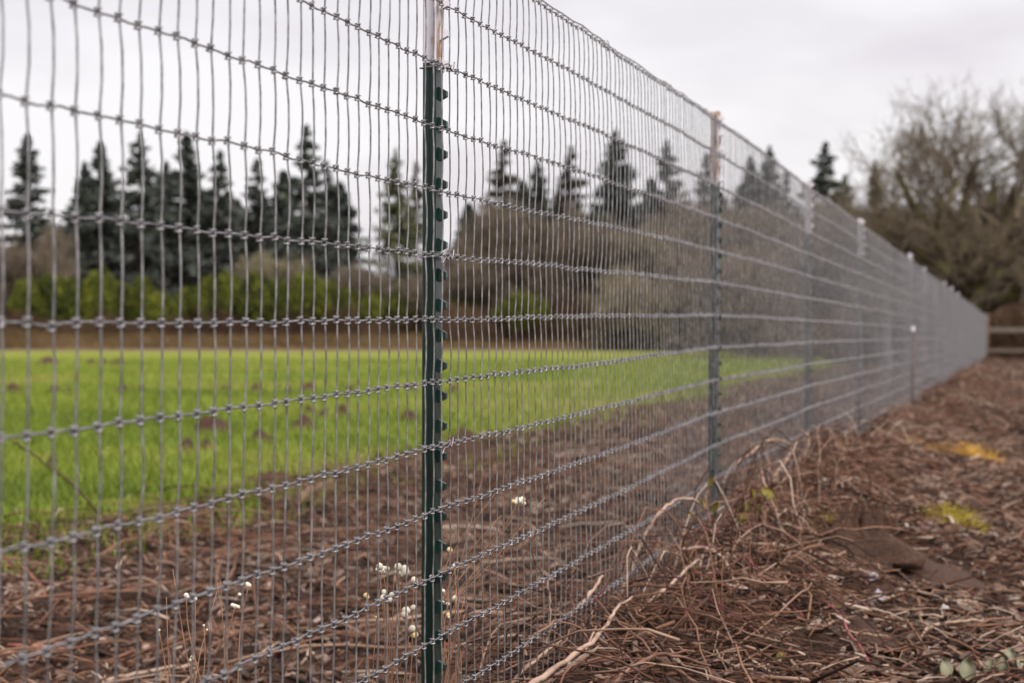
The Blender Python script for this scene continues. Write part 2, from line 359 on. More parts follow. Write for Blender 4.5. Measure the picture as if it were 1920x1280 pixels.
# knots: the upright's ends coil round the strand above and below it
def knot_arrays(seg=7, sides=4):
    a = np.linspace(-2.85, 2.85, seg)
    r = .0036
    up = np.stack([r * np.sin(a) * .9, r * np.cos(a), .0036 + .0006 * np.sin(a)], -1)
    dn = np.stack([r * np.sin(a) * .9, r * np.cos(a), -.0036 + .0006 * np.sin(a)], -1)
    u = np.linspace(-1, 1, seg)
    cr = np.stack([.0022 * u, .0026 - .0010 * u * u, .0040 * u], -1)
    cr2 = np.stack([-.0022 * u, -.0026 + .0010 * u * u, .0040 * u], -1)
    P = np.stack([up, dn, cr, cr2]); R = np.full(P.shape[:2], .00128)
    V, F, _ = tubes(P, R, sides); return V, F
KV, KF = knot_arrays()
km = mesh_arrays('wire_knot', KV, KF); km.materials.append(M['knot'])
vis = []
for i in range(first, first + 120):
    for j in range(NROW):
        p = K3[i, j]; py = HOR - FPX * (p[2] - CAMZ) / p[1]
        if -10 < py < 1290: vis.append((p[1], i, j))
vis.sort(); near_k = set((i, j) for _, i, j in vis[:300])
for i, j in sorted(near_k):
    o = bpy.data.objects.new('wire_knot', km); C.objects.link(o); o.location = K3[i, j]
    d = dvec[i]; slope = (K3[min(i + 1, NS - 1), j] - K3[max(i - 1, 0), j]); 
    o.rotation_euler = (random.gauss(0, .1), random.gauss(0, .12), math.atan2(d[1], d[0]) + random.gauss(0, .2)); fpart(o)
def place_many(BV, BF, pos, d, n, sc=1.0):
    up = np.array([0, 0, 1.0])
    V = pos[:, None, :] + sc * (BV[None, :, 0:1] * d[:, None, :] - BV[None, :, 1:2] * (-n[:, None, :]) + BV[None, :, 2:3] * up)
    F = (BF[None] + (np.arange(len(pos)) * len(BV))[:, None, None]).reshape(-1, BF.shape[1])
    return V.reshape(-1, 3), F
mid_i, far_i = [], []
for i in range(NS):
    for j in range(NROW):
        if (i, j) in near_k: continue
        (mid_i if base[i, 1] < 9 else far_i).append((i, j))
mi = np.array(mid_i); fi = np.array(far_i)
V1, F1 = place_many(KV, KF, K3[mi[:, 0], mi[:, 1]], dvec[mi[:, 0]], nvec[mi[:, 0]])
OV = np.array([[-.004, -.004, -.003], [.004, -.004, -.003], [.004, .004, -.003], [-.004, .004, -.003], [-.004, -.004, .004], [.004, -.004, .004], [.004, .004, .004], [-.004, .004, .004]]) * .9
OF = np.array([[3, 2, 1, 0], [4, 5, 6, 7], [0, 1, 5, 4], [1, 2, 6, 5], [2, 3, 7, 6], [3, 0, 4, 7]])
V2, F2 = place_many(OV, OF, K3[fi[:, 0], fi[:, 1]], dvec[fi[:, 0]], nvec[fi[:, 0]])
setp(fpart(obj('far_wire_knots', mesh_arrays('far_wire_knots', np.vstack([V1, V2]), np.vstack([F1, F2 + len(V1)])), M['knot'])), kind='stuff')

# smooth tension wire along the top, held by ring clips
P = K3[::2, 0] + np.array([0, 0, .0075]); P[:, 2] += .0015 * vnoise(np.arange(len(P)) * .4, 0 * P[:, 0], 31)
V, F, _ = tubes(P[None], np.full((1, len(P)), .0015), 5, cap=False)
fpart(obj('tension_wire', mesh_arrays('tension_wire', V, F), M['wire_old']))
a = np.linspace(0, 2 * np.pi * .93, 11)
RV, RF, _ = tubes(np.stack([.0008 * np.sin(3 * a), .0085 * np.sin(a), .0085 * np.cos(a)], -1)[None], np.full((1, 11), .0013), 4)
rm = mesh_arrays('ring_clip', RV, RF); rm.materials.append(M['wire_old'])
for q in range(first + 4, min(first + 420, NS), 17):
    i = q + random.randint(-4, 4); o = bpy.data.objects.new('ring_clip', rm); C.objects.link(o)
    o.location = K3[i, 0] + np.array([0, 0, .002]); o.rotation_euler = (0, 0, math.atan2(dvec[i, 1], dvec[i, 0]) + random.uniform(-.9, .9)); fpart(o)

# steel T-posts: local x along the fence, local y towards the camera's side, flange outward with studs
def tpost_profile():
    w, tf, L, ts_ = .0195, .0042, .0275, .0030
    return [(-w, 0), (-w, -tf * .8), (-ts_ * 1.7, -tf), (-ts_, -tf - .003), (-ts_, -L * .55), (-ts_ * 1.25, -L * .6), (-ts_ * 1.3, -L + .002), (-ts_ * .7, -L),
            (ts_ * .7, -L), (ts_ * 1.3, -L + .002), (ts_ * 1.25, -L * .6), (ts_, -L * .55), (ts_, -tf - .003), (ts_ * 1.7, -tf), (w, -tf * .8), (w, 0)]
def extrude(name, prof, z0, z1, n=1):
    V, F = [], []; k = len(prof)
    for q in range(n + 1):
        z = z0 + (z1 - z0) * q / n; V += [(x, y, z) for x, y in prof]
    for q in range(n):
        for s in range(k): F.append((q * k + s, q * k + (s + 1) % k, (q + 1) * k + (s + 1) % k, (q + 1) * k + s))
    F.append(tuple(range(k))[::-1]); F.append(tuple(range(n * k, n * k + k)))
    return pyd(name, V, F)
def stud_mesh():
    x, d, h = .0066, .0130, .0112          # a lug: sloping top, blunt nose, sloping underside
    V = [(-x, 0, -h), (x, 0, -h), (x, 0, h), (-x, 0, h), (-x * .8, d, -h * .42), (x * .8, d, -h * .42), (x * .8, d, h * .38), (-x * .8, d, h * .38)]
    return pyd('stud', V, [(0, 1, 2, 3), (7, 6, 5, 4), (0, 4, 5, 1), (1, 5, 6, 2), (2, 6, 7, 3), (3, 7, 4, 0)])
stud_g = stud_mesh(); stud_g.materials.append(M['post_green'])
stud_w = stud_g.copy(); stud_w.materials.clear(); stud_w.materials.append(M['post_white'])
TOPS = {0: (.700, .446), 1: (.722, .4925), 2: (.748, .493), 3: (.752, .516), 4: (.735, None), 5: (.79, .56)}
BIG = {0: (.06, 'dark green steel T-post with white painted top, nearest and sharpest of the posts'), 1: (0, 'second steel T-post, white tip rusty at its very top'),
       2: (0, 'third steel T-post with rust round the edges of its white tip'), 3: (0, 'fourth steel T-post with a clean white tip'), 4: (0, 'brown post without a white tip')}
for q, y in enumerate(POST_Y):
    p0, d, n = at_arc(np.array(post_t[q])); g = float(fence_g(y))
    topz, whz = TOPS.get(q, (.75 + random.uniform(-.04, .05), .50 + random.uniform(-.03, .04)))
    zt = CAMZ + topz; zb = -.25
    pe = empty('t_post', p0 - n * .0135, math.atan2(d[1], d[0]) + (0 if q == 0 else random.uniform(-.12, .12)))
    # local +y must face the camera's side: rotate by pi
    pe.rotation_euler = (random.gauss(0, .004), random.gauss(0, .004), pe.rotation_euler[2] + math.pi)
    if q == 0: pe.rotation_euler[0] = -.003; pe.rotation_euler[1] = 0
    fpart(pe)
    if q in BIG: pe['label'] = BIG[q][1]
    prof = tpost_profile()
    if whz is None:
        obj('post_shaft', extrude('post_shaft', [(x * 1.2, y_ * 1.1) for x, y_ in prof], zb, zt, 6), M['post_brown'], pe); continue
    zs = CAMZ + whz
    obj('post_shaft', extrude('post_shaft', prof, zb, zs, 8), M['post_green'], pe)
    tip = obj('white_tip', extrude('white_tip', [(x * 1.012, y_ * 1.012 + .0002) for x, y_ in prof], zs + .0002, zt, 3), M['post_white'] if q != 1 else M['post_rust'], pe)
    # flange edge with chipped, rusty paint
    obj('flange_face', pyd('flange_face', [(-.0190, .0005, zs + .001), (.0190, .0005, zs + .001), (.0190, .0005, zt - .004), (-.0190, .0005, zt - .004), (-.0190, .0019, zs + .001), (.0190, .0019, zs + .001), (.0190, .0019, zt - .004), (-.0190, .0019, zt - .004)],
        [(0, 1, 2, 3), (7, 6, 5, 4), (0, 4, 5, 1), (1, 5, 6, 2), (2, 6, 7, 3), (3, 7, 4, 0)]), M['post_rust'], pe)
    if q < 6:
        zc = zt - .02
        # the first post's studs: heights read off the photograph (one at row 612)
        zc = CAMZ + (HOR - 572) * y / FPX + .0487 * 14 if q == 0 else zc
        while zc > .15:
            if zc < zt - .012:
                so_ = bpy.data.objects.new('stud', stud_w if zc > zs - .005 else stud_g); C.objects.link(so_); so_.parent = pe
                so_.location = (0, .0018 if zc > zs else .0, zc)
            zc -= .0487
    # tie wires round post and strand
    for j in ((2, 5, 8) if q == 0 else (1, 5, 9) if q < 4 else ()):
        z = CAMZ + g + v[j] + random.uniform(-.001, .001)
        pts = [(-.030, .0165, z + .012), (-.024, .0165, z + .001), (-.012, .0170, z - .004), (.002, .0168, z + .004), (.014, .0160, z + .003), (.0225, .008, z), (.0215, -.006, z - .001), (.006, -.030, z - .001),
               (-.006, -.030, z), (-.0215, -.006, z + .001), (-.0225, .010, z + .002), (-.010, .0172, z + .004), (.008, .0172, z - .003), (.022, .0168, z - .003), (.034, .0160, z - .013)]
        one_tube('tie_wire', pts, .00125, None, 5, M['wire_old'], pe, sub=3)
# end post of the mesh
pe = empty('end_post', at_arc(np.array(t_end))[0]); fpart(pe); pe['label'] = 'weathered wooden end post of the mesh'
one_tube('post_shaft', [(0, 0, -.3), (0, 0, .8), (.01, 0, 1.78)], .075, .068, 10, M['post_brown'], pe)

# ------------------------------------------------------------------ molehills in the field
def lump_mesh(name, n=14, rings=6, seed=0, rough=.22):
    V = [(0, 0, 1.0)]; F = []
    for r in range(1, rings + 1):
        for s in range(n):
            a = 2 * math.pi * s / n; rr = r / rings
            k = 1 + rough * float(vnoise(math.cos(a) * 1.7 + 9 + seed, math.sin(a) * 1.7 + r * .35, seed))
            z = (math.cos(rr * math.pi) * .5 + .5) * (1 + rough * 1.2 * float(vnoise(a * 1.5, r * 1.3, seed + 3))) - .12 * (r == rings)
            V.append((rr * k * math.cos(a), rr * k * math.sin(a), z))
    for s in range(n): F.append((0, 1 + s, 1 + (s + 1) % n))
    for r in range(rings - 1):
        for s in range(n):
            a, b = 1 + r * n + s, 1 + r * n + (s + 1) % n; F.append((a, a + n, b + n, b))
    return pyd(name, V, F, True)
lumps = [lump_mesh('molehill', seed=k, rough=.35) for k in range(4)]
for m_ in lumps: m_.materials.append(M['soil'])
MOLE = [(92, 682, 36, 'long dark molehill far left near the end of the green field'), (170, 683, 17, 'small molehill far out, second from left in its row'), (196, 682, 17, 'small molehill far out, third from left in its row'),
        (222, 682, 20, 'molehill far out, rightmost of the far row at left'), (27, 739, 36, 'wide flat molehill nearest the left edge of the photo, middle of field'),
        (103, 739, 26, 'left one of a touching pair of molehills, middle of field'), (128, 739, 18, 'right one of a touching pair of molehills, middle of field'),
        (230, 738, 28, 'molehill in the middle row, just right of the touching pair'), (266, 738, 20, 'faint small molehill in the middle row, fifth from left'), (421, 737, 22, 'molehill in the middle row, sixth from left'),
        (480, 737, 24, 'molehill in the middle row, seventh from left'), (540, 738, 22, 'molehill in the middle row, eighth from left'), (576, 737, 32, 'broad molehill in the middle row, ninth from left'),
        (657, 737, 18, 'small molehill in the middle row, tenth from left'), (772, 737, 22, 'molehill in the middle row just left of the nearest post'), (852, 737, 24, 'molehill in the middle row just right of the nearest post'),
        (582, 784, 30, 'left one of three molehills in a short row, nearer field'), (608, 788, 24, 'middle one of three molehills in a short row, nearer field'), (642, 786, 38, 'right one of three molehills in a short row, nearer field'),
        (572, 810, 46, 'darkest freshly dug molehill in the nearer field'), (492, 838, 48, 'broad brown molehill left of the darkest one'), (396, 818, 52, 'brown crumbled molehill in the left half of the near grass'),
        (350, 856, 42, 'left one of two molehills near the ragged grass edge'), (386, 851, 36, 'right one of two molehills near the ragged grass edge'), (100, 884, 34, 'molehill in the thick near grass at far left'),
        (768, 797, 42, 'molehill at the grass edge left of the nearest post'), (868, 868, 62, 'big dark earth heap in the soil strip right of the nearest post')]
MOLE_POS = []
for k, (px, py, wpx, lab) in enumerate(MOLE):
    d = FPX * CAMZ / (py - HOR); 
    for _ in range(3):
        p = pix(px, py, d); d = FPX * (CAMZ - float(ground_h(p[0], p[1]))) / (py - HOR)
    p = pix(px, py, d); r = wpx / FPX * d * .78; MOLE_POS.append((p[0], p[1], r * .95))
    o = obj('molehill', lumps[k % 4]); o.location = (p[0], p[1], float(ground_h(p[0], p[1])) - .015)
    o.scale = (r, r * random.uniform(.9, 1.5), min(.26, r * random.uniform(.55, .75)) + .06); o.rotation_euler = (0, 0, random.uniform(0, 6))
    setp(o, lab, 'molehill', 'molehills in the green field')
# smooth bare soil heap by the fence
def on_ground(px, py, extra=0.0):
    d = FPX * .78 / (py - HOR)
    for _ in range(25):
        p = pix(px, py, d); h = float(ground_h(p[0], p[1])) + extra; d = .5 * d + .5 * FPX * (CAMZ - h) / (py - HOR)
    return pix(px, py, d)
p = on_ground(1612, 1050); o = obj('soil_heap', lump_mesh('soil_heap', 28, 12, 11, .5), M['soil']); o.location = p - np.array([0, 0, .02]); o.scale = (.20, .38, .145); o.rotation_euler = (0, 0, .3)
setp(o, 'smooth reddish brown heap of bare soil beside the fence on the right', 'soil heap')
p = on_ground(1590, 1175); o = obj('soil_heap', lump_mesh('soil_heap', 20, 8, 15, .22), M['soil']); o.location = p - np.array([0, 0, .02]); o.scale = (.13, .22, .05)
setp(o, 'low bare earth patch between twigs at the bottom right', 'soil heap')

# ------------------------------------------------------------------ grass, twig litter, chips
def blades(x, y, z, h, w, tint, lean=.5):
    N = len(x); a = RNG.uniform(0, 2 * np.pi, N); b = RNG.uniform(0, 2 * np.pi, N); l = RNG.uniform(.1, lean, N) * h
    c = np.stack([x, y, z], -1); sd = np.stack([np.cos(a), np.sin(a), 0 * a], -1) * (w / 2)[:, None]
    tp = c + np.stack([np.cos(b) * l, np.sin(b) * l, h], -1); md = c + np.stack([np.cos(b) * l * .35, np.sin(b) * l * .35, h * .6], -1)
    V = np.stack([c - sd, c + sd, md + sd * .8, md - sd * .8, tp + sd * .12, tp - sd * .12], 1).reshape(-1, 3)
    q = np.array([[0, 1, 2, 3], [3, 2, 4, 5]]); F = (q[None] + (np.arange(N) * 6)[:, None, None]).reshape(-1, 4)
    return V, F, np.repeat(tint, 6)
N = 190000
y = 8.2 * (95 / 8.2) ** RNG.uniform(0, 1, N) ** 1.15
xl = -.31 * y - .6; xr = fence_x(y) - 3.0
x = xl + (xr - xl) * RNG.uniform(0, 1, N)
w_ = x - fence_x(y)
edge = -4.0 - .03 * y + .9 * vnoise(x * .9, y * .9, 41) + .5 * vnoise(x * 2.7, y * 2.7, 42)
keep = (w_ < edge) | (RNG.uniform(0, 1, N) < .05)
keep &= ~((vnoise(x * 1.1, y * .8, 43) > .62) & (y < 22) & (RNG.uniform(0, 1, N) < .8))
for (mx_, my_, mr_) in MOLE_POS: keep &= ~(((x - mx_) / mr_) ** 2 + ((y - my_) / (mr_ * 1.2)) ** 2 < 1.0)
x, y = x[keep], y[keep]; N = len(x)
sc = 1 + y * .035
V, F, T = blades(x, y, ground_h(x, y) - .01, RNG.uniform(.035, .095, N) * np.minimum(sc, 1.8), .0045 * sc * 1.3, np.clip(.5 + .30 * vnoise(x * .7, y * .5, 44) + .22 * vnoise(x * .22, y * .12, 45) + RNG.normal(0, .20, N), 0, 1), .8)
setp(obj('field_grass', mesh_arrays('field_grass', V, F, T, False), M['grass']), 'short bright green grass of the field behind the fence', 'grass', kind='stuff')

def litter(x, y, L, r, K=4, lift=.02, bend=.25, pitch=.18, tint=None, heading=None):
    N = len(x); a = RNG.uniform(0, 2 * np.pi, N) if heading is None else heading
    pt = RNG.normal(0, pitch, N); d = np.stack([np.cos(a) * np.cos(pt), np.sin(a) * np.cos(pt), np.sin(pt)], -1)
    side = np.stack([-np.sin(a), np.cos(a), 0 * a], -1); u = np.linspace(-.5, .5, K)
    c = np.stack([x, y, ground_h(x, y) + np.abs(RNG.normal(0, lift, N)) + np.abs(np.sin(pt)) * L * .4], -1)
    b1 = RNG.normal(0, bend, N) * L; b2 = RNG.normal(0, bend * .5, N) * L
    P = c[:, None, :] + u[None, :, None] * (L[:, None] * d)[:, None, :] + (u ** 2 - .1)[None, :, None] * (b1[:, None, None] * side[:, None, :]) + (.16 - u ** 2)[None, :, None] * 1.5 * np.abs(b2)[:, None, None] * np.array([0, 0, 1.0])
    P += RNG.normal(0, .02, P.shape) * np.minimum(L, .25)[:, None, None]
    R = r[:, None] * np.linspace(1, .55, K)[None]
    V, F, ci = tubes(P, R, 4)
    t = np.clip(RNG.normal(.40, .30, N) + .14 * vnoise(x * 1.7, y * 1.7, 61), 0, 1) if tint is None else tint
    return V, F, t[ci]
def sample_strip(N, y0, y1, w0, w1, p=1.0):
    y = y0 * (y1 / y0) ** (RNG.uniform(0, 1, N) ** p); return fence_x(y) + RNG.uniform(w0, w1, N), y
def join(parts):
    V, F, T, o = [], [], [], 0
    for v_, f_, t_ in parts: V.append(v_); F.append(f_ + o); T.append(t_); o += len(v_)
    return np.vstack(V), np.vstack(F), np.concatenate(T)
# field side strip
prt = []
x, y = sample_strip(30000, 4.2, 45, -4.6, .05); kp = (x - fence_x(y) > -4.0 + .8 * vnoise(x * .9, y * .9, 41)) | (RNG.uniform(0, 1, len(x)) < .1); x, y = x[kp], y[kp]
prt.append(litter(x, y, RNG.uniform(.025, .03 + .17 * RNG.uniform(0, 1, len(x)) ** 2, len(x)) * (1 + y * .02), RNG.uniform(.0010, .0052, len(x)) * (1 + y * .03), 4, .022, .3, .3))
x, y = sample_strip(1000, 4.2, 18, -3.9, .0)
prt.append(litter(x, y, RNG.uniform(.2, .8, len(x)), RNG.uniform(.0022, .0070, len(x)), 7, .04, .45, .08, np.clip(RNG.normal(.46, .26, len(x)), 0, 1), RNG.normal(.2, .75, len(x))))
V, F, T = join(prt)
setp(obj('twig_litter', mesh_arrays('twig_litter', V, F, T), M['litter']), 'brown dead twigs and cut stems on the soil strip behind the fence', 'twigs', kind='stuff')
# camera side
prt = []
x, y = sample_strip(20000, 2.6, 40, -.35, 1.3); prt.append(litter(x, y, RNG.uniform(.03, .16, len(x)) * (1 + y * .025), RNG.uniform(.0010, .0035, len(x)) * (1 + y * .03), 4, .02, .3))
x, y = sample_strip(6000, 4, 62, -.3, 3.2); prt.append(litter(x, y, RNG.uniform(.05, .2, len(x)) * (1 + y * .015), RNG.uniform(.002, .005, len(x)) * (1 + y * .02), 4, .03, .3))
x, y = sample_strip(1100, 3.0, 60, -.30, .48); prt.append(litter(x, y, RNG.uniform(.12, .55, len(x)), RNG.uniform(.0010, .0038, len(x)), 9, .04, .7, .14, np.clip(RNG.normal(.36, .27, len(x)), 0, 1), RNG.normal(1.0, 1.2, len(x))))
x, y = sample_strip(900, 4.2, 40, -.25, .45); prt.append(litter(x, y, RNG.uniform(.3, .8, len(x)), RNG.uniform(.0012, .0034, len(x)), 11, .03, .6, .16, np.clip(RNG.normal(.38, .28, len(x)), 0, 1)))
def arches(N, y0, y1, w0, w1, hmax):
    x, y = sample_strip(N, y0, y1, w0, w1); a = RNG.uniform(0, 2 * np.pi, N); L = RNG.uniform(.12, .65, N); K = 9; u = np.linspace(0, 1, K)
    ex, ey = x + np.cos(a) * L * .6, y + np.sin(a) * L; A = np.stack([x, y, ground_h(x, y) - .01], -1); B = np.stack([ex, ey, ground_h(ex, ey) + np.where(RNG.uniform(0, 1, N) < .4, RNG.uniform(.02, .16, N), 0)], -1)
    P = A[:, None, :] * (1 - u)[None, :, None] + B[:, None, :] * u[None, :, None]; h = hmax * RNG.uniform(.1, 1, N) ** 1.4
    P[..., 2] += h[:, None] * 4 * (u * (1 - u))[None] ** RNG.uniform(.8, 1.4, N)[:, None]; P += RNG.normal(0, .008, P.shape)
    V, F, ci = tubes(P, np.outer(RNG.uniform(.0009, .0027, N), np.linspace(1, .6, K)) * (1 + y * .02)[:, None], 4); return V, F, np.clip(RNG.normal(.46, .3, N), 0, 1)[ci]
prt.append(arches(520, 4.2, 9.5, -.12, .34, .24)); prt.append(arches(520, 9.5, 45, -.15, .4, .20))
V, F, T = join(prt)
setp(obj('twig_litter', mesh_arrays('twig_litter', V, F, T), M['litter']), 'tangle of dead twigs and bramble along the near side of the fence', 'twigs', kind='stuff')
# flat chips
def chips(x, y, L, tint):
    N = len(x); a = RNG.uniform(0, 2 * np.pi, N); tl = RNG.normal(0, .3, N); tl2 = RNG.normal(0, .3, N)
    d = np.stack([np.cos(a), np.sin(a), np.tan(tl)], -1); s = np.stack([-np.sin(a), np.cos(a), np.tan(tl2)], -1); d = nrm(d); s = nrm(s); n = np.cross(d, s)
    c = np.stack([x, y, ground_h(x, y) + np.abs(RNG.normal(0, .014, N)) + .004], -1)
    W_ = L * RNG.uniform(.18, .5, N); H = np.clip(L * .12, .0015, .006)
    V = []
    for k in (-1, 1):
        for (i, j) in ((-1, -1), (1, -.7), (.8, 1), (-.9, .8)):
            V.append(c + d * (i * L / 2)[:, None] + s * (j * W_ / 2)[:, None] + n * (k * H / 2)[:, None])
    V = np.stack(V, 1).reshape(-1, 3)
    F = (OF[None] + (np.arange(N) * 8)[:, None, None]).reshape(-1, 4)
    return V, F, np.repeat(tint, 8)
x, y = sample_strip(34000, 2.6, 60, .05, 2.4, .9); kp = RNG.uniform(0, 1, len(x)) < .35 + .65 * sstep(.2, .7, x - fence_x(y)); x, y = x[kp], y[kp]
V, F, T = chips(x, y, RNG.uniform(.012, .055, len(x)) * (1 + y * .03), np.clip(RNG.normal(.44, .28, len(x)) + .2 * vnoise(x * 1.5, y * 1.5, 62), 0, 1))
setp(obj('wood_chips', mesh_arrays('wood_chips', V, F, T, False), M['chips']), 'grey brown bark chips covering the ground right of the fence', 'wood chips', kind='stuff')

x, y = sample_strip(24000, 4.2, 45, -4.3, .0); kp = x - fence_x(y) > -3.9 + .8 * vnoise(x * .9, y * .9, 41); x, y = x[kp], y[kp]
V, F, T = chips(x, y, RNG.uniform(.012, .06, len(x)) * (1 + y * .03), np.clip(RNG.normal(.36, .26, len(x)) + .15 * vnoise(x * 1.7, y * 1.7, 61), 0, 1))
setp(obj('wood_chips', mesh_arrays('wood_chips', V, F, T, False), M['chips']), 'broken bark and leaf bits on the soil strip behind the fence', 'wood chips', kind='stuff')
# moss and straw clumps
def clump(name, px, py, sx, sy, h, mat, lab, n=1500, w=.003):
    p = on_ground(px, py); a = RNG.uniform(0, 2 * np.pi, n); r = np.sqrt(RNG.uniform(0, 1, n))
    rr_ = r * (1 + .45 * vnoise(np.cos(a) * 2 + px, np.sin(a) * 2 + py, 91)); ex = rr_ * np.cos(a) * sx; ey = rr_ * np.sin(a) * sy; hh = h * (1 - r ** 2 * .8) * RNG.uniform(.4, 1.1, n) * (.75 + .5 * vnoise(ex * 22, ey * 14, 92))
    V, F, T = blades(ex, ey, ground_h(p[0] + ex, p[1] + ey) - p[2] - .005, hh, np.full(n, w), np.clip(RNG.normal(.5, .25, n), 0, 1), .9)
    o = obj(name, mesh_arrays(name, V, F, T, False), M[mat]); o.location = p; setp(o, lab, 'moss' if mat == 'moss' else 'dry grass')
clump('moss_clump', 1808, 998, .150, .20, .11, 'moss', 'bright yellow green moss clump on the chips at right', 2600)
clump('moss_clump', 1572, 985, .10, .16, .055, 'moss', 'pale yellow green moss patch above the soil heap', 1100)
clump('straw_clump', 1825, 868, .21, .45, .15, 'straw', 'orange yellow dry grass clump farther along at right', 2600, .006)
clump('straw_clump', 1735, 850, .15, .34, .10, 'straw', 'small orange grass tuft left of the bigger orange clump', 1000, .006)

# stones
for k, (px, py, r, mt, lab) in enumerate([(1637, 1078, .034, 'stone', 'blue grey stone above the red stem, upper of two'), (1645, 1118, .042, 'stone', 'flat blue grey stone just above the red stem, lower of two'),
                                          (1546, 912, .060, 'stone_white', 'pale whitish stone at the foot of the third post'), (1771, 1130, .017, 'stone_white', 'small pale stone among chips at bottom right'), (1845, 1068, .014, 'stone_white', 'tiny white stone on the chips below the moss clump')]):
    p = on_ground(px, py, .045); o = obj('stone', lump_mesh('stone', 12, 6, 30 + k, .35), M[mt]); o.location = p - np.array([0, 0, .015]); o.scale = (r, r * .8, r * .75); o.rotation_euler = (.2, .1, k)
    setp(o, lab, 'stone')

# fallen leaves, cupped and pale underneath
def leaf_mesh(L=.05, W_=.036, n=7):
    V, F = [], []
    for i in range(n + 1):
        u = i / n; w = W_ * .5 * (math.sin(math.pi * u ** .8) ** .7 if 0 < u < 1 else 0.04)
        for s in (-1, -.5, 0, .5, 1): V.append((s * w, u * L, .010 * s * s * (.6 + u) + .006 * math.sin(u * 3) + (.0009 if s == 0 else 0)))
    k = len(V); V += [(a, b, c - .0008) for a, b, c in V]
    for i in range(n):
        for s in range(4):
            a = i * 5 + s; F.append((a, a + 1, a + 6, a + 5)); F.append((k + a + 5, k + a + 6, k + a + 1, k + a))
    return pyd('fallen_leaf', V, F, True)
lm = leaf_mesh(); lm.materials.append(M['leaf_grey'])
for px, py, s, rx, rz, lab in [(1773, 1272, .95, 1.15, .3, 'round grey green leaf, leftmost of the row at bottom right'), (1815, 1276, 1.05, 1.2, -.25, 'largest round grey green leaf, second in the bottom right row'),
                               (1850, 1264, .8, .75, -1.1, 'small tilted grey leaf, third in the bottom right row'), (1880, 1268, 1.0, 1.0, -.9, 'pointed pale leaf near the bottom right corner'),
                               (1893, 1247, .85, .9, -.6, 'leaf lying behind the pointed pale leaf'), (1916, 1262, .9, 1.0, .5, 'leaf cut by the right edge of the photo')]:
    p = on_ground(px, py, .01); o = obj('fallen_leaf', lm); o.location = p; o.scale = (s,) * 3; o.rotation_euler = (rx, 0, rz); setp(o, lab, 'leaf', 'leaves in the bottom right corner')

# ------------------------------------------------------------------ branches and canes picked out one by one
def cane(path, depth, r0, r1, mat, name, lab, cat='branch', wob=.0015):
    d = np.linspace(depth[0], depth[-1], len(path)) if len(depth) != len(path) else depth
    pts = [pix(a, b, c) for (a, b), c in zip(path, d)]
    o = one_tube(name, pts, r0 * .78, r1 * .7, 6, M[mat], None, wob, 4)
    return setp(o, lab, cat)
Z6 = lambda L: [(1180 + a / 3.2, 780 + b / 3.2) for a, b in L]
Z7 = lambda L: [(1500 + a / 3.369, 900 + b / 3.369) for a, b in L]
Z8 = lambda L: [(960 + a / 4.571, 1000 + b / 4.571) for a, b in L]
ZL = lambda L: [(a / 4, 960 + b / 4) for a, b in L]
cane(Z8([(120, 1330), (400, 1130), (640, 960), (740, 860), (840, 740), (900, 630), (1030, 540)]), [3.62, 4.1], .0085, .0035, 'cane_pale', 'broken_branch', 'thick pale broken branch leaning against the mesh at bottom centre')
cane(Z8([(200, 1330), (480, 1150), (640, 1040), (740, 960)]), [3.66, 3.9], .0055, .0035, 'cane_pale', 'broken_branch', 'short pale branch stub beside the thick broken branch')
cane(Z8([(-40, 1320), (120, 1160), (280, 1020), (425, 915)]), [3.75, 4.0], .0055, .004, 'cane_pale', 'broken_branch', 'pale stick behind the mesh, left of the thick broken branch')
cane(Z8([(310, 390), (322, 550), (330, 720), (302, 980), (305, 1280)]), [4.15, 4.05], .0016, .0020, 'cane_pale', 'dry_stalk', 'thin upright pale stalk behind the mesh at bottom centre')
cane(Z8([(700, 540), (880, 730), (1090, 890), (1200, 1020), (1330, 1110), (1600, 1280)]), [4.25, 3.75], .0030, .0036, 'cane_brown', 'dead_stick', 'straight brown stick slanting down to the right across the thick branch')
cane(Z8([(240, 1290), (500, 1160), (700, 1100), (900, 1070), (1060, 1072), (1180, 1130), (1235, 1290)]), [3.7, 3.8], .0026, .0022, 'cane_dark', 'bramble_cane', 'dark red bramble cane arching low at the bottom centre')
cane(Z8([(860, 1290), (1010, 1150), (1230, 1040), (1420, 1050), (1700, 1130)]), [3.7, 3.9], .0055, .004, 'cane_brown', 'dead_stick', 'stout brown stick curving along the bottom beside the arched bramble')
cane(Z8([(620, 390), (740, 350), (870, 300)]), [4.25, 4.25], .0022, .002, 'cane_brown', 'dead_stick', 'short brown twig tip poking left above the broken branch')
cane(Z8([(560, 640), (700, 480), (780, 360)]), [4.22, 4.3], .006, .0045, 'cane_pale', 'dead_stick', 'pale split stick end standing behind the broken branch')
cane(Z8([(700, 590), (800, 450), (865, 310)]), [4.18, 4.2], .0034, .0022, 'cane_dark', 'dead_stick', 'dark twig forking up beside the pale split stick')
cane(Z8([(960, 470), (1070, 400), (1250, 365), (1420, 380), (1580, 460), (1760, 600), (1960, 760)]), [4.7, 4.4], .0028, .0022, 'cane_dark', 'bramble_cane', 'dark bramble cane arching in front of the mesh below the second post')
cane(Z8([(1000, 670), (1150, 655), (1350, 635), (1550, 670), (1780, 760)]), [4.5, 4.2], .0022, .0020, 'cane_dark', 'bramble_cane', 'thin dark cane lying below the arched one near the mesh')
cane(Z6([(-60, 1080), (20, 900), (100, 700), (200, 560), (260, 515), (380, 495), (425, 530)]), [4.9, 5.2], .0078, .0035, 'cane_pale', 'dry_cane', 'pale thick cane bent over like a hook left of the second post')
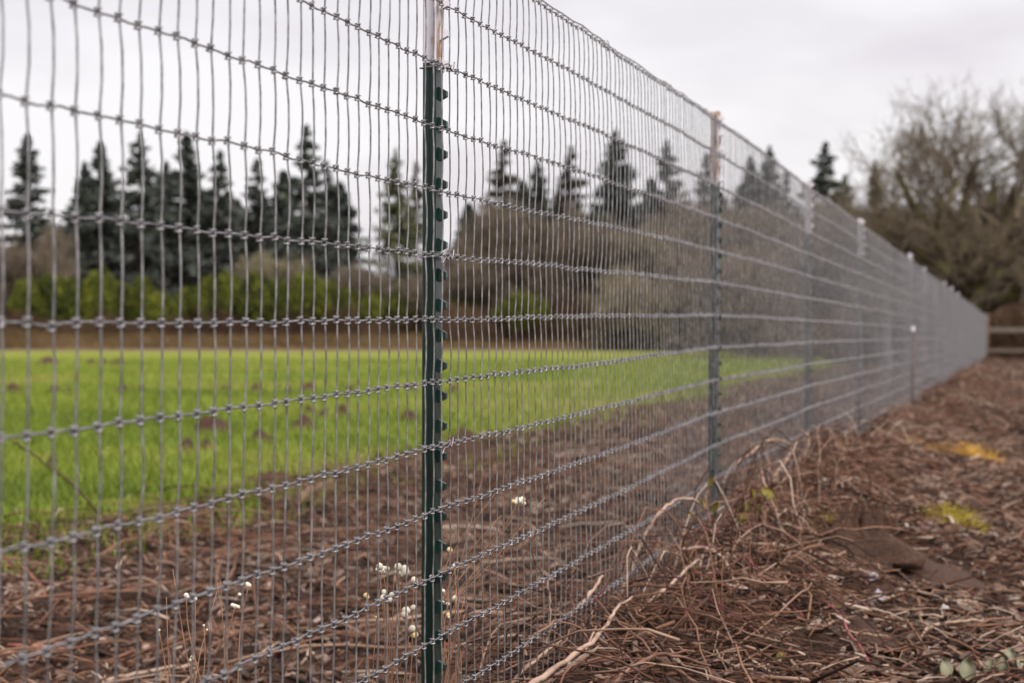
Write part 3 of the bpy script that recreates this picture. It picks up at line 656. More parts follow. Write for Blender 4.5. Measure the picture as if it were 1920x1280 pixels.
cane(Z6([(560, 400), (630, 290), (740, 210), (800, 155), (900, 145), (960, 165), (1050, 240)]), [6.6, 7.3], .0068, .004, 'cane_pale', 'dry_cane', 'pale cane arching up between the second and third posts')
cane(Z6([(495, 740), (580, 590), (650, 500), (770, 400), (820, 300)]), [5.3, 5.8], .0062, .0022, 'cane_dark', 'dead_stick', 'nearly black stick leaning right beside the foot of the second post')
cane(Z6([(300, 800), (430, 790), (520, 820), (580, 870), (620, 960), (652, 1010), (632, 1100), (625, 1290)]), [5.0, 4.8], .0060, .0060, 'cane_pale', 'forked_branch', 'pale knobbly forked branch hanging over the twig heap')
cane(Z6([(580, 870), (600, 800), (640, 850)]), [4.95, 4.95], .0045, .003, 'cane_pale', 'dead_stick', 'short pale side fork at the top of the knobbly branch')
cane(Z6([(652, 1010), (680, 1140), (700, 1290)]), [4.85, 4.75], .0050, .0050, 'cane_pale', 'dead_stick', 'second pale prong hanging down beside the knobbly branch')
cane(Z6([(1065, 100), (1075, 160), (1060, 220), (1010, 275), (1020, 340)]), [8.1, 8.1], .0085, .006, 'cane_pale', 'dry_cane', 'pale crooked cane in front of the third post')
cane(Z6([(975, 190), (930, 280), (880, 350), (870, 480)]), [7.7, 7.5], .0072, .006, 'cane_pale', 'dry_cane', 'pale upright cane left of the crooked one by the third post')
cane(Z6([(1000, 80), (1090, 130), (1240, 230), (1400, 340), (1560, 470)]), [8.2, 7.6], .0055, .005, 'cane_brown', 'dead_stick', 'long brown stick slanting down to the right from the third post')
cane(Z6([(40, 990), (150, 960), (270, 965), (400, 1020), (520, 1110), (640, 1190), (760, 1290)]), [4.7, 4.3], .0028, .0026, 'cane_dark', 'bramble_cane', 'dark bramble cane falling right over the front of the twig heap')
cane(Z6([(350, 840), (500, 740), (640, 690), (760, 650), (860, 660), (960, 720), (1100, 830), (1220, 890)]), [5.3, 5.4], .0046, .0036, 'cane_dark', 'bramble_cane', 'long dark red cane arching over the top of the twig heap')
cane(Z6([(20, 1190), (200, 1050), (350, 910), (420, 860)]), [4.6, 4.9], .0065, .005, 'cane_pale', 'dry_cane', 'pale stout cane rising right along the lowest mesh wires')
cane(Z6([(680, 930), (800, 1000), (900, 1100), (960, 1160)]), [5.0, 4.7], .0052, .0045, 'cane_pale', 'dead_stick', 'pale stick slanting down right of the knobbly branch')
cane(Z6([(700, 840), (780, 940), (880, 1080), (1040, 1190)]), [5.1, 4.7], .0042, .0036, 'cane_red', 'bramble_cane', 'reddish cane slanting down through the twig heap')
cane(Z6([(560, 760), (720, 760), (900, 770), (1060, 830), (1220, 910)]), [5.5, 5.4], .0042, .0036, 'cane_pale', 'dead_stick', 'pale stick lying level across the top of the twig heap')
cane(Z6([(380, 930), (520, 990), (640, 1050)]), [4.9, 4.8], .0042, .004, 'cane_orange', 'bramble_cane', 'orange brown cane on the left of the twig heap')
cane(Z7([(130, 740), (250, 850), (310, 960), (400, 1080), (485, 1260)]), [5.0, 4.45], .0042, .0040, 'cane_red', 'bramble_cane', 'pinkish red stem slanting down to the right at the bottom')
cane(Z7([(720, 1080), (745, 1010), (800, 940), (900, 905), (1050, 885), (1160, 885)]), [4.95, 5.05], .0062, .0045, 'cane_pale', 'dry_cane', 'pale bent branch shaped like a knee at bottom right')
cane(Z7([(320, 805), (380, 770), (450, 752), (550, 752)]), [5.7, 5.7], .0062, .006, 'cane_orange', 'red_stem', 'short orange red stem lying below the flat blue stone')
cane(Z7([(-20, 285), (200, 400), (380, 520), (700, 550)]), [6.3, 6.3], .0060, .005, 'cane_brown', 'dead_stick', 'long grey brown stick lying across the soil heap')
cane(Z7([(470, 372), (600, 378), (780, 408)]), [6.85, 6.85], .0120, .010, 'cane_pale', 'dead_stick', 'thick pale grey stick lying right of the soil heap')
cane(Z7([(700, 220), (780, 300), (890, 395)]), [7.3, 6.9], .0095, .008, 'cane_brown', 'dead_stick', 'grey brown stick pointing down right below the moss clump')
cane(Z7([(640, 1190), (760, 1110), (890, 1020)]), [4.5, 4.75], .0048, .004, 'cane_brown', 'dead_stick', 'brown stick rising right near the bottom right leaves')
cane(Z7([(-30, 900), (150, 850), (330, 855), (560, 890), (690, 940)]), [5.0, 5.0], .0038, .0034, 'cane_pale', 'dead_stick', 'thin pale stick running level past the pinkish stem')
cane(Z7([(60, 900), (280, 950), (420, 965), (575, 992)]), [4.85, 4.85], .0034, .003, 'cane_pale', 'dead_stick', 'thin pale stick just below the level one near the pinkish stem')
cane(Z7([(0, 980), (200, 1030), (380, 1050), (560, 1070)]), [4.7, 4.7], .0034, .003, 'cane_brown', 'dead_stick', 'brown twig lying lower left of the bent pale branch')
# field side stems lying on the strip
def gcane(path, r0, r1, mat, lab, lift=.03):
    pts = []
    for a, b in path:
        p = on_ground(a, b, lift); pts.append(p)
    return setp(one_tube('cut_stem', pts, r0, r1, 6, M[mat], None, .002, 3), lab, 'stem')
gcane(ZL([(300, 520), (430, 540), (560, 580), (700, 590), (900, 550), (1120, 545)]), .0095, .007, 'cane_brown', 'long brown cut stem curving across the soil strip at left')
gcane(ZL([(0, 405), (100, 402), (170, 410), (260, 500), (350, 640)]), .009, .007, 'cane_orange', 'rust red stem bent down at the far left of the soil strip')
gcane(ZL([(800, 1265), (950, 1220), (1150, 1190), (1350, 1150), (1500, 1145)]), .008, .006, 'cane_pale', 'pale orange stem lying at the bottom of the soil strip')
gcane(ZL([(40, 660), (130, 720), (240, 750)]), .008, .006, 'cane_pale', 'short pale stem at the far left of the soil strip')
gcane(ZL([(60, 995), (300, 1010), (480, 1015), (600, 1035)]), .006, .006, 'cane_orange', 'orange stem lying low at the far left of the soil strip')
gcane(ZL([(850, 110), (905, 160), (935, 215)]), .012, .009, 'cane_dark', 'dark short stick at the grass edge on the left', .05)
gcane([(840, 1140), (900, 1150), (960, 1158), (1020, 1160)], .006, .005, 'cane_orange', 'orange red stem on the soil just right of the nearest post')
gcane([(832, 1208), (890, 1214), (950, 1212), (1010, 1205)], .006, .005, 'cane_orange', 'lower orange stem on the soil just right of the nearest post')
# slender stalk in the grass at far left
cane([(25, 826), (60, 850), (100, 880), (140, 912), (185, 962)], [8.5, 9.3], .006, .008, 'cane_brown', 'dry_stalk', 'long thin dry stalk slanting across the grass at far left')

# yellowing bramble leaves on the heap
lo = leaf_mesh(.05, .04, 5); lo.name = 'leaf'; lo.materials.append(M['leaf_olive'])
for lab, base_, lst in [('bramble sprig with yellow olive leaves beside the second post', (1420, 990, 5.6), [(1432, 931), (1412, 936), (1428, 945), (1405, 958), (1390, 965), (1440, 938), (1400, 978), (1385, 985), (1418, 962)]),
                        ('bramble sprig with faded green leaves left of the second post', (1335, 990, 5.2), [(1330, 917), (1318, 955), (1340, 965), (1300, 968)]),
                        ('bramble sprig with dark olive leaves at the red stem', (1560, 1160, 5.2), [(1552, 1138), (1575, 1145), (1590, 1150), (1530, 1122), (1540, 1150)]),
                        ('bramble sprig with pale leaf at the bottom of the heap', (1450, 1275, 4.5), [(1437, 1222), (1448, 1228), (1430, 1235), (1460, 1240)])]:
    p = pix(*base_); e = setp(empty('bramble_sprig', p), lab, 'bramble')
    for a, b in lst:
        q = pix(a, b, base_[2] + random.uniform(-.08, .08))
        one_tube('stem', [(0, 0, 0), (q - p) * .6 + np.array([0, 0, .012]), q - p], .0014, .0010, 4, M['cane_brown'], e)
        o = bpy.data.objects.new('leaf', lo); C.objects.link(o); o.parent = e; o.location = q - p; o.scale = (random.uniform(.4, .8),) * 3
        o.rotation_euler = (random.uniform(.3, 1.3), random.uniform(-.5, .5), random.uniform(-1.5, 1.5))

# snowberry bushes: thin stems with clusters of white berries
def berry_mesh(seed):
    V, F = [], []; n, rg = 8, 6
    for r in range(rg + 1):
        a = math.pi * r / rg
        for s in range(n):
            b = 2 * math.pi * s / n; k = 1 + .10 * float(vnoise(r * .9, s * .8, seed)); z = -math.cos(a)
            if r == rg: z *= .86
            V.append((math.sin(a) * math.cos(b) * k, math.sin(a) * math.sin(b) * k, z * 1.05 * k))
    for r in range(rg):
        for s in range(n): a = r * n + s; b = r * n + (s + 1) % n; F.append((a, b, b + n, a + n))
    return pyd('berry', V, F, True)
bms = [berry_mesh(s) for s in range(3)]; [m_.materials.append(M['berry']) for m_ in bms]
bold = berry_mesh(9); bold.materials.append(M['berry_old'])
ZB = lambda L: [(660 + a / 4.571, 1000 + b / 4.571, s) for a, b, s in L]
BUSH = [('snowberry bush with most of the white berries, just left of the nearest post', (735, 1560), 3.34,
         ZB([(265, 312, 8.5), (238, 280, 6.5), (300, 300, 5), (215, 305, 3.5), (395, 285, 7.5), (395, 328, 7), (452, 305, 8), (462, 332, 7), (440, 350, 5), (530, 398, 6.5), (545, 420, 5), (275, 498, 5), (270, 550, 7), (318, 565, 6), (345, 525, 6), (465, 662, 8), (450, 698, 7), (525, 635, 6), (515, 815, 7), (540, 862, -6.5), (525, 875, -5), (120, 528, -5), (135, 545, -3.5), (205, 715, -2.5), (408, 425, 2)])),
        ('snowberry twigs with small berries peeping out right of the nearest post', (838, 1500), 3.48,
         ZB([(885, 555, 6.2), (770, 600, 6), (780, 490, 4), (820, 603, 4), (825, 700, -5), (835, 715, 3), (838, 140, -5.5), (878, 272, 4.2), (845, 302, -4)])),
        ('lone snowberry sprig with one pale berry cluster right of the nearest post', (790, 1180), 3.85,
         [(972, 938, 6.5), (979, 936, 6), (967, 941, 5), (982, 943, 4), (962, 940, -4), (976, 944, -5)]),
        ('sparse snowberry bush with tiny white berries at lower left', (385, 1480), 3.12,
         [(349, 1115, 4.8), (352, 1119, 4), (366, 1122, 4), (441, 1136, 4.6), (446, 1137, 4), (436, 1134, 4.2), (449, 1114, 3.5), (466, 1097, 5.5), (464, 1094, 4), (298, 1181, 3), (382, 1172, 2.5), (360, 1231, 3.6), (358, 1237, 4), (362, 1234, 3), (364, 1252, 2.2), (388, 1180, 2)])]
for lab, bp, dep, bl in BUSH:
    p = pix(bp[0], bp[1], dep); e = setp(empty('snowberry_bush', p), lab, 'bush')
    for a, b, s in bl:
        q = pix(a, b, dep + random.uniform(-.05, .06)) - p; r = abs(s) / FPX * dep * 1.05
        o = bpy.data.objects.new('berry', bold if s < 0 else random.choice(bms)); C.objects.link(o); o.parent = e; o.location = q; o.scale = (r,) * 3
        o.rotation_euler = (random.uniform(-1, 1), random.uniform(-1, 1), random.uniform(0, 6))
    used = []
    for a, b, s in bl:
        if any(math.hypot(a - u, b - w) < 26 for u, w in used): continue
        used.append((a, b)); q = pix(a, b, dep) - p; k = random.uniform(.25, .45)
        one_tube('stem', [(random.uniform(-.03, .03), 0, 0), q * k + np.array([random.uniform(-.03, .03), 0, .01]), q * .8 + np.array([random.uniform(-.008, .008), 0, -.004]), q], .0015, .0008, 5, M['stem_tan'], e, sub=3)
    for _ in range(7):
        q = pix(random.choice(bl)[0] + random.uniform(-70, 60), random.choice(bl)[1] + random.uniform(-60, 60), dep + random.uniform(-.05, .1)) - p
        one_tube('stem', [(random.uniform(-.04, .04), 0, 0), q * .5 + np.array([random.uniform(-.03, .03), 0, 0]), q], .0012, .0006, 4, M['stem_tan'], e, sub=3)

# thin stake with a pale knob in front of the far mesh
p = pix(1711, 635, 17.4); e = setp(empty('garden_stake', (p[0], p[1], 0)), 'thin brown stake with a small white cap standing in front of the far mesh', 'stake')
one_tube('shaft', [(0, 0, -.1), (0, 0, .5), (.004, 0, 1.06)], .011, .010, 8, M['post_brown'], e)
one_tube('cap', [(.004, 0, 1.06), (.004, 0, 1.075), (.004, 0, 1.10), (.004, 0, 1.108)], .017, .013, 8, M['post_white'], e)

# wooden rail beyond the end of the mesh
pe_ = at_arc(np.array(t_end))[0]
e = setp(empty('rail_fence', (pe_[0], pe_[1] + 3.2, 0)), 'weathered wooden rail fence crossing beyond the end of the mesh fence', 'fence')
def box(name, c, s, mat, parent):
    V = [(c[0] + i * s[0] / 2, c[1] + j * s[1] / 2, c[2] + k * s[2] / 2) for k in (-1, 1) for i, j in ((-1, -1), (1, -1), (1, 1), (-1, 1))]
    return obj(name, pyd(name, V, [tuple(f) for f in OF]), M[mat], parent)
box('rail', (2.9, 0, 1.30), (6.0, .05, .17), 'grey_wood', e)
box('rail', (2.9, 0, .62), (6.0, .05, .15), 'post_brown', e)
for k in range(3): box('post', (-.02 + k * 2.9, .09, .62), (.12, .12, 1.6), 'post_brown', e)

# ------------------------------------------------------------------ vegetation behind
def cards(P, U, Vv, tint):
    V = np.stack([P - U - Vv, P + U - Vv, P + U * .6 + Vv, P - U * .6 + Vv], 1).reshape(-1, 3); N = len(P)
    return V, np.arange(N * 4).reshape(-1, 4), np.repeat(tint, 4)
def rand_dirs(N):
    return nrm(RNG.normal(0, 1, (N, 3)))
def conifer(H=20.0, R=3.6, nb=380, per=16, bare=.12, dens=1.0, seed=0):
    """trunk arrays and a crown of drooping boughs made of needle sprays"""
    h = bare * H + (H * .99 - bare * H) * RNG.uniform(0, 1, nb) ** .85
    f = 1 - (h - bare * H) / (H - bare * H)
    ln = R * (f ** .9 * .97 + .012) * RNG.uniform(.4, 1.2, nb) * (.75 + .25 * np.minimum(1, (1 - f) * 6 + .3))
    a = RNG.uniform(0, 2 * np.pi, nb); rise = .15 - .45 * f + RNG.normal(0, .08, nb)
    u = RNG.uniform(.12, 1, (nb, per)) ** .8
    d = np.stack([np.cos(a), np.sin(a)], -1)
    r = ln[:, None] * u
    P = np.empty((nb, per, 3)); P[..., :2] = d[:, None, :] * r[..., None]; P[..., 2] = h[:, None] + rise[:, None] * r - .05 * r * r / max(R, 1) + .12 * (u ** 3) * ln[:, None]
    P += RNG.normal(0, .16, P.shape) * (ln[:, None, None] * .32 + .06); P = P.reshape(-1, 3); N = len(P)
    U = nrm(np.repeat(np.concatenate([d, -.25 * np.ones((nb, 1))], 1), per, 0) + RNG.normal(0, .5, (N, 3))) * (RNG.uniform(.16, .42, N) * np.repeat(.45 + .55 * np.minimum(1, f * 3), per))[:, None]
    Vv = nrm(np.cross(U, rand_dirs(N))) * RNG.uniform(.06, .15, N)[:, None]
    T = np.clip(.45 + RNG.normal(0, .18, N) + np.repeat(RNG.normal(0, .15, nb), per), 0, 1)
    cv = cards(P, U, Vv, T)
    # boughs
    e = np.stack([np.stack([d[:, 0] * ln * s, d[:, 1] * ln * s, h + rise * ln * s - .05 * (ln * s) ** 2 / max(R, 1)], -1) for s in (0, .5, .95)], 1)
    bv, bf, _ = tubes(e, np.outer(.02 + .012 * ln, [1, .7, .3]), 4)
    tv, tf, _ = tubes(np.array([[[0, 0, -.5], [.05, 0, H * .3], [0, .05, H * .7], [0, 0, H]]]), np.array([[.018 * H, .013 * H, .006 * H, .01]]), 6, cap=False)
    wood = (np.vstack([tv, bv]), np.vstack([tf, bf + len(tv)]))
    return wood, cv
CON = [conifer(20, 5.6, 230, 30), conifer(20, 4.9, 220, 28, .08), conifer(20, 6.4, 210, 32, .16), conifer(20, 3.8, 150, 18, .2)]
CONM = []
for k, ((wv, wf), (cv, cf, ct)) in enumerate(CON):
    CONM.append((mesh_arrays('trunk', wv, wf), mesh_arrays('crown', cv, cf, ct, False)))
    CONM[-1][0].materials.append(M['bark']); CONM[-1][1].materials.append(M['conifer'])
CM_OL = CONM[2][1].copy(); CM_OL.materials.clear(); CM_OL.materials.append(M['conifer_olive'])
CM_BR = CONM[3][1].copy(); CM_BR.materials.clear(); CM_BR.materials.append(M['conifer_brown'])
def put_conifer(px, ytop, d, k, wsc, lab, crown=None, group='conifers of the tree line'):
    zb = float(ground_h((px - CXP) / FPX * d, d)); H = CAMZ + (HOR - ytop) / FPX * d - zb; s = H / 20
    e = setp(empty('conifer_tree', ((px - CXP) / FPX * d, d, zb), random.uniform(0, 6)), lab, 'tree', group); e.scale = (s * wsc, s * wsc, s)
    for nm, mm in (('trunk', CONM[k][0]), ('crown', crown or CONM[k][1])):
        o = bpy.data.objects.new(nm, mm); C.objects.link(o); o.parent = e
CONL = [(52, 250, 200, 1, 1.05, 'conifer with a sharp tip standing apart at the far left'), (160, 300, 212, 0, .8, 'shorter dark conifer right of the one standing apart'), (188, 262, 205, 0, .9, 'tall conifer, left one of a close pair at left'),
        (262, 246, 205, 2, .85, 'tall conifer, right one of a close pair at left'), (350, 244, 208, 0, .95, 'tall dense conifer third clump from left'), (312, 300, 216, 1, .9, 'low conifer between the pair and the dense clump'),
        (412, 280, 205, 1, .95, 'narrow conifer right of the dense clump'), (482, 296, 208, 3, 1.2, 'thin conifer left of the tallest spire'), (575, 232, 202, 1, .95, 'tallest spire shaped conifer in the left half'),
        (612, 300, 210, 3, 1.3, 'lower conifer hugging the right side of the tallest spire')]
for c in CONL: put_conifer(*c[:4], c[4] * 1.18, c[5])
put_conifer(742, 276, 188, 2, .72, 'olive green conifer standing alone just left of the nearest post', CM_OL)
put_conifer(780, 300, 194, 3, .9, 'thin brown conifer half hidden behind the nearest post', CM_BR)
put_conifer(945, 262, 200, 3, 1.35, 'sparse brownish conifer right of the nearest post', CM_BR)
put_conifer(1008, 300, 180.5, 1, 1.15, 'dark conifer right of the sparse brownish one')
put_conifer(1070, 272, 190, 3, 1.4, 'thin pale conifer in the middle of the photo', CM_BR)
put_conifer(1155, 240, 183, 0, 1.05, 'tall conifer seen through the mesh left of the second post')
put_conifer(1250, 262, 183, 1, 1.1, 'narrow conifer just left of the second post')
put_conifer(1325, 285, 210, 3, 1.2, 'thin conifer behind the second post')
put_conifer(1408, 290, 186, 0, 1.0, 'conifer right of the second post, left of two')
put_conifer(1443, 272, 184, 1, 1.0, 'conifer right of the second post, right of two')
put_conifer(1475, 320, 208, 3, 1.2, 'small thin conifer left of the third post')
put_conifer(1548, 264, 150, 2, 1.0, 'dark green conifer directly above the third post')
put_conifer(1585, 325, 152, 2, .9, 'lower olive conifer beside the dark one above the third post', CM_OL)
put_conifer(1640, 300, 160, 1, .7, 'dark conifer half hidden behind the bare oak')
# the wood behind: reads as one dark mass
VV, FF, TT, off_ = [], [], [], 0
for px in np.concatenate([np.arange(-120, 640, 21), np.arange(880, 1500, 34)]):
    k = random.choice([0, 1, 2]); cv, cf, ct = CON[k][1]; d = random.uniform(222, 250)
    top = (random.uniform(310, 440) if px < 640 else random.uniform(330, 420)) + (110 if px < 130 else 0); X = (px - CXP) / FPX * d; zb = float(ground_h(X, d)); s = (CAMZ + (HOR - top) / FPX * d - zb) / 20
    sel = RNG.permutation(len(ct) // 4)[:4200]; vi = (sel[:, None] * 4 + np.arange(4)).ravel(); a = random.uniform(0, 6)
    q = cv[vi] * s; q[:, :2] *= 1.25; q += np.repeat((q.reshape(-1, 4, 3) - q.reshape(-1, 4, 3).mean(1, keepdims=True)).reshape(-1, 4, 3), 1, 0).reshape(-1, 3) * .9; q = np.stack([q[:, 0] * math.cos(a) - q[:, 1] * math.sin(a) + X, q[:, 0] * math.sin(a) + q[:, 1] * math.cos(a) + d, q[:, 2] + zb], -1)
    VV.append(q); TT.append(ct[vi]); FF.append(np.arange(len(q)).reshape(-1, 4) + off_); off_ += len(q)
setp(obj('distant_wood', mesh_arrays('distant_wood', np.vstack(VV), np.vstack(FF), np.concatenate(TT), False), M['conifer']), 'dark mass of lower conifers filling in behind the tree line', 'wood', kind='stuff')

# hedge shrubs
def shrub(n=2600, top=.35):
    P = rand_dirs(n) * (RNG.uniform(.55, 1.02, n) ** .5)[:, None]
    a = np.arctan2(P[:, 1], P[:, 0]); k = 1 + .16 * vnoise(a * 1.6 + 20, P[:, 2] * 2.5, 51) + .08 * vnoise(a * 4 + 20, P[:, 2] * 6, 52)
    P *= k[:, None]; P[:, 2] = (P[:, 2] + 1) / 2; P[:, :2] *= (1 - .25 * np.clip(P[:, 2] - .5, 0, 1))[:, None]
    U = rand_dirs(n) * RNG.uniform(.035, .085, n)[:, None]; Vv = nrm(np.cross(U, rand_dirs(n))) * RNG.uniform(.02, .045, n)[:, None]
    return cards(P, U, Vv, np.clip(.36 + RNG.normal(0, .2, n) + .35 * vnoise(P[:, 0] * 2.5 + 9, P[:, 2] * 3 + P[:, 1] * 2, 53), 0, 1))
SHM = []
for k in range(3):
    v_, f_, t_ = shrub(); SHM.append(mesh_arrays('crown', v_, f_, t_, False)); SHM[-1].materials.append(M['hedge'])
SHB = SHM[0].copy(); SHB.materials.clear(); SHB.materials.append(M['hedge_bright'])
tv, tf, _ = tubes(np.array([[[0, 0, -.1], [0, .02, .35], [0, 0, .8]]]), np.array([[.06, .05, .02]]), 6, cap=False)
TRK = mesh_arrays('trunk', tv, tf); TRK.materials.append(M['bark'])
ORD = ['leftmost', 'second', 'third', 'fourth', 'fifth', 'sixth', 'seventh', 'eighth', 'ninth', 'tenth', 'eleventh', 'twelfth', 'thirteenth', 'fourteenth', 'fifteenth', 'sixteenth', 'seventeenth', 'eighteenth', 'nineteenth', 'twentieth', 'twenty-first', 'twenty-second', 'twenty-third']
SH = [(54, 524, 52), (96, 516, 56), (140, 522, 52), (187, 508, 50), (226, 528, 46), (268, 520, 40), (300, 548, 44), (350, 540, 40), (395, 520, 46), (428, 514, 52), (479, 513, 54), (518, 526, 46), (578, 512, 54), (614, 528, 44), (652, 542, 50), (706, 548, 54), (762, 536, 60), (800, 556, 50), (880, 552, 90), (1100, 566, 60), (1160, 572, 50), (1235, 580, 46)]
for k, (px, yt, wp) in enumerate(SH):
    d = 181 + random.uniform(-1, 2); X = (px - CXP) / FPX * d; zb = float(ground_h(X, d)); H = CAMZ + (HOR - yt) / FPX * d - zb; w = wp / FPX * d * .74
    e = setp(empty('hedge_shrub', (X, d, zb), random.uniform(0, 6)), ORD[k] + ' of the rounded green hedge shrubs counting from the left', 'shrub', 'rounded green shrubs along the far edge of the field')
    e.scale = (w, w, H)
    for nm, mm in (('trunk', TRK), ('crown', SHB if k % 3 == 0 else SHM[k % 3])): o = bpy.data.objects.new(nm, mm); C.objects.link(o); o.parent = e
for px, yt, wp, lab in [(985, 548, 105, 'bright yellow green spreading shrub right of the nearest post'), (1050, 588, 60, 'smaller bright green shrub right of the spreading one')]:
    d = 176.0; X = (px - CXP) / FPX * d; zb = float(ground_h(X, d)); H = CAMZ + (HOR - yt) / FPX * d - zb; w = wp / FPX * d * .6
    e = setp(empty('hedge_shrub', (X, d, zb), 1.0), lab, 'shrub'); e.scale = (w, w, H)
    for nm, mm in (('trunk', TRK), ('crown', SHB)): o = bpy.data.objects.new(nm, mm); C.objects.link(o); o.parent = e

# bare deciduous trees
def bare_tree(H, spread, lv=6, r0=.3, seed=1, up=.25, droop=0.0, first=.2, kids=(5, 5, 5, 4, 4), trunk_lean=0.0, minr=.010):
    rg = np.random.default_rng(seed); lev = [[] for _ in range(lv + 1)]
    def path(p, d, L, wob, dr):
        pts = [p]; q = p; dd = d
        for _ in range(4):
            dd = dd + rg.normal(0, wob, 3) + np.array([0, 0, dr]); dd = dd / np.linalg.norm(dd); q = q + dd * L / 4; pts.append(q)
        return np.array(pts), dd
    tr, d = path(np.array([0, 0, -.3]), np.array([trunk_lean, 0, 1.0]), H * first + .3, .06, 0)
    lev[0].append((tr, r0 * 1.2, r0 * .85))
    cur = [(tr, d, r0 * .9, H * (1 - first) * .62, 0)]
    for l in range(1, lv):
        nxt = []
        for (pp, d, r, L, _) in cur:
            n = kids[min(l - 1, len(kids) - 1)]
            for c in range(n):
                u = 1.0 if (l == 1 or c == 0) else rg.uniform(.25, 1.0); f = u * 4; i = min(int(f), 3); p = pp[i] * (1 - (f - i)) + pp[i + 1] * (f - i)
                if l == 1:
                    a = 2 * math.pi * (c + rg.uniform(-.25, .25)) / n; nd = np.array([math.cos(a) * spread, math.sin(a) * spread, up + rg.uniform(.25, .9)])
                else:
                    nd = d + rg.normal(0, .62, 3) + np.array([0, 0, up * .35 - droop * (l > 2)])
                nd = nd / np.linalg.norm(nd); L2 = L * rg.uniform(.7, 1.1); rr = max(minr, r * rg.uniform(.42, .68))
                q, de = path(p, nd, L2, .17, -.03 + up * .12 - droop * .25 * (l > 2))
                lev[l].append((q, rr, max(minr * .55, rr * .5))); nxt.append((q, de, rr * .8, L2 * rg.uniform(.55, .72), l))
        cur = nxt
    return lev
def tree_arrays(lev, lo, hi, sides=4):
    it = [b for l in lev[lo:hi] for b in l]
    P = np.array([b[0] for b in it]); R = np.array([np.linspace(b[1], b[2], 5) for b in it])
    V, F, ci = tubes(P, R, sides, cap=False); t = np.clip(RNG.normal(.5, .22, len(it)), 0, 1)
    return V, F, t[ci]
def sprays(lev, n, L, r, up=.15):
    e = lev[-1] if lev[-1] else lev[-2]
    P0 = np.array([b[0] for b in e]); N = len(P0)
    k = RNG.integers(1, 5, (N, n)); st = P0[np.arange(N)[:, None], k].reshape(-1, 3); d0 = np.repeat(nrm(P0[:, -1] - P0[:, 0]), n, 0)
    d = nrm(d0 + RNG.normal(0, .65, d0.shape) + np.array([0, 0, up])); ln = L * RNG.uniform(.4, 1.1, N * n)
    Q = st[:, None, :] + np.array([0, .5, 1.0])[None, :, None] * (d * ln[:, None])[:, None, :]
    Q[:, 1] += RNG.normal(0, .09, (N * n, 3)) * ln[:, None]
    V, F, ci = tubes(Q, np.outer(np.full(N * n, r), [1, .8, .45]), 3, cap=False)
    return V, F, np.clip(RNG.normal(.5, .24, N * n), 0, 1)[ci]
def put_bare(name, lab, px, d, H, spread, seed, twig='twig_brown', wood='bark', group=None, r0=.25, top=None, half=5, clear=2.4, ns=5, sl_=.75, sr_=.011, **kw):
    X = (px - CXP) / FPX * d; zb = float(ground_h(X, d)); lev = bare_tree(H, spread, seed=seed, r0=r0, **kw)
    if top:
        allz = np.concatenate([b[0] for b in lev[-1] or lev[-2]]); kz = (CAMZ + (HOR - top) / FPX * d - zb - .3) / np.percentile(allz[:, 2], 99.5); kx = half / np.percentile(np.abs(allz[:, :2]), 96)
        lev = [[(b[0] * np.array([kx, kx, kz]), b[1], b[2]) for b in l] for l in lev]
        cc = np.array([0, 0, H * .26]); lev = [l if i < 3 else [b for b in l if np.linalg.norm((b[0][-1] - cc) * [1, 1, .8]) > clear] for i, l in enumerate(lev)]
    e = setp(empty(name, (X, d, zb)), lab, 'tree', group)
    v_, f_, t_ = tree_arrays(lev, 0, 3, 6); obj('trunk', mesh_arrays('trunk', v_, f_, t_), M[wood], e)
    v_, f_, t_ = tree_arrays(lev, 3, len(lev), 3 if d > 120 else 4); v_, f_, t_ = join([(v_, f_, t_), sprays([l for l in lev if l], ns, sl_, sr_)]); obj('crown', mesh_arrays('crown', v_, f_, t_), M[twig], e)
    return e
PROTO = {}
def put_shared(lab, px, d, ytop, wsc, k, twig, group):
    if k not in PROTO:
        lev = bare_tree(10, [.7, .95, 1.1][k], lv=6, seed=60 + k, r0=.2, kids=(7, 6, 6, 5, 4), first=.10, minr=.022)
        a = tree_arrays(lev, 0, 3, 5); b = join([tree_arrays(lev, 3, len(lev), 3), sprays(lev[:6], 6, 1.0, .021)])
        zt = np.percentile(b[0][:, 2], 99.7); a = (a[0] * 10 / zt, a[1], a[2]); b = (b[0] * 10 / zt, b[1], b[2])
        tm = mesh_arrays('trunk', *a); tm.materials.append(M['bark']); PROTO[k] = (tm, b, {})
    tm, b, cr = PROTO[k]
    if twig not in cr:
        cr[twig] = mesh_arrays('crown', *b); cr[twig].materials.append(M[twig])
    X = (px - CXP) / FPX * d; zb = float(ground_h(X, d)); s = (CAMZ + (HOR - ytop) / FPX * d - zb) / 10
    e = setp(empty('bare_tree', (X, d, zb), random.uniform(0, 6)), lab, 'tree', group); e.scale = (s * wsc, s * wsc, s)
    for nm, mm in (('trunk', tm), ('crown', cr[twig])): o = bpy.data.objects.new(nm, mm); C.objects.link(o); o.parent = e
def curves(A, B, sag, wob, K=6):
    u = np.linspace(0, 1, K)[None, :, None]; L = np.linalg.norm(B - A, axis=-1)[:, None, None]
    P = A[:, None, :] * (1 - u) + B[:, None, :] * u; P[..., 2] += (4 * u * (1 - u))[..., 0] * sag[:, None] * L[..., 0]
    w = RNG.normal(0, wob, P.shape) * L; w[:, 0] = 0; w[:, -1] *= .3
    return P + w
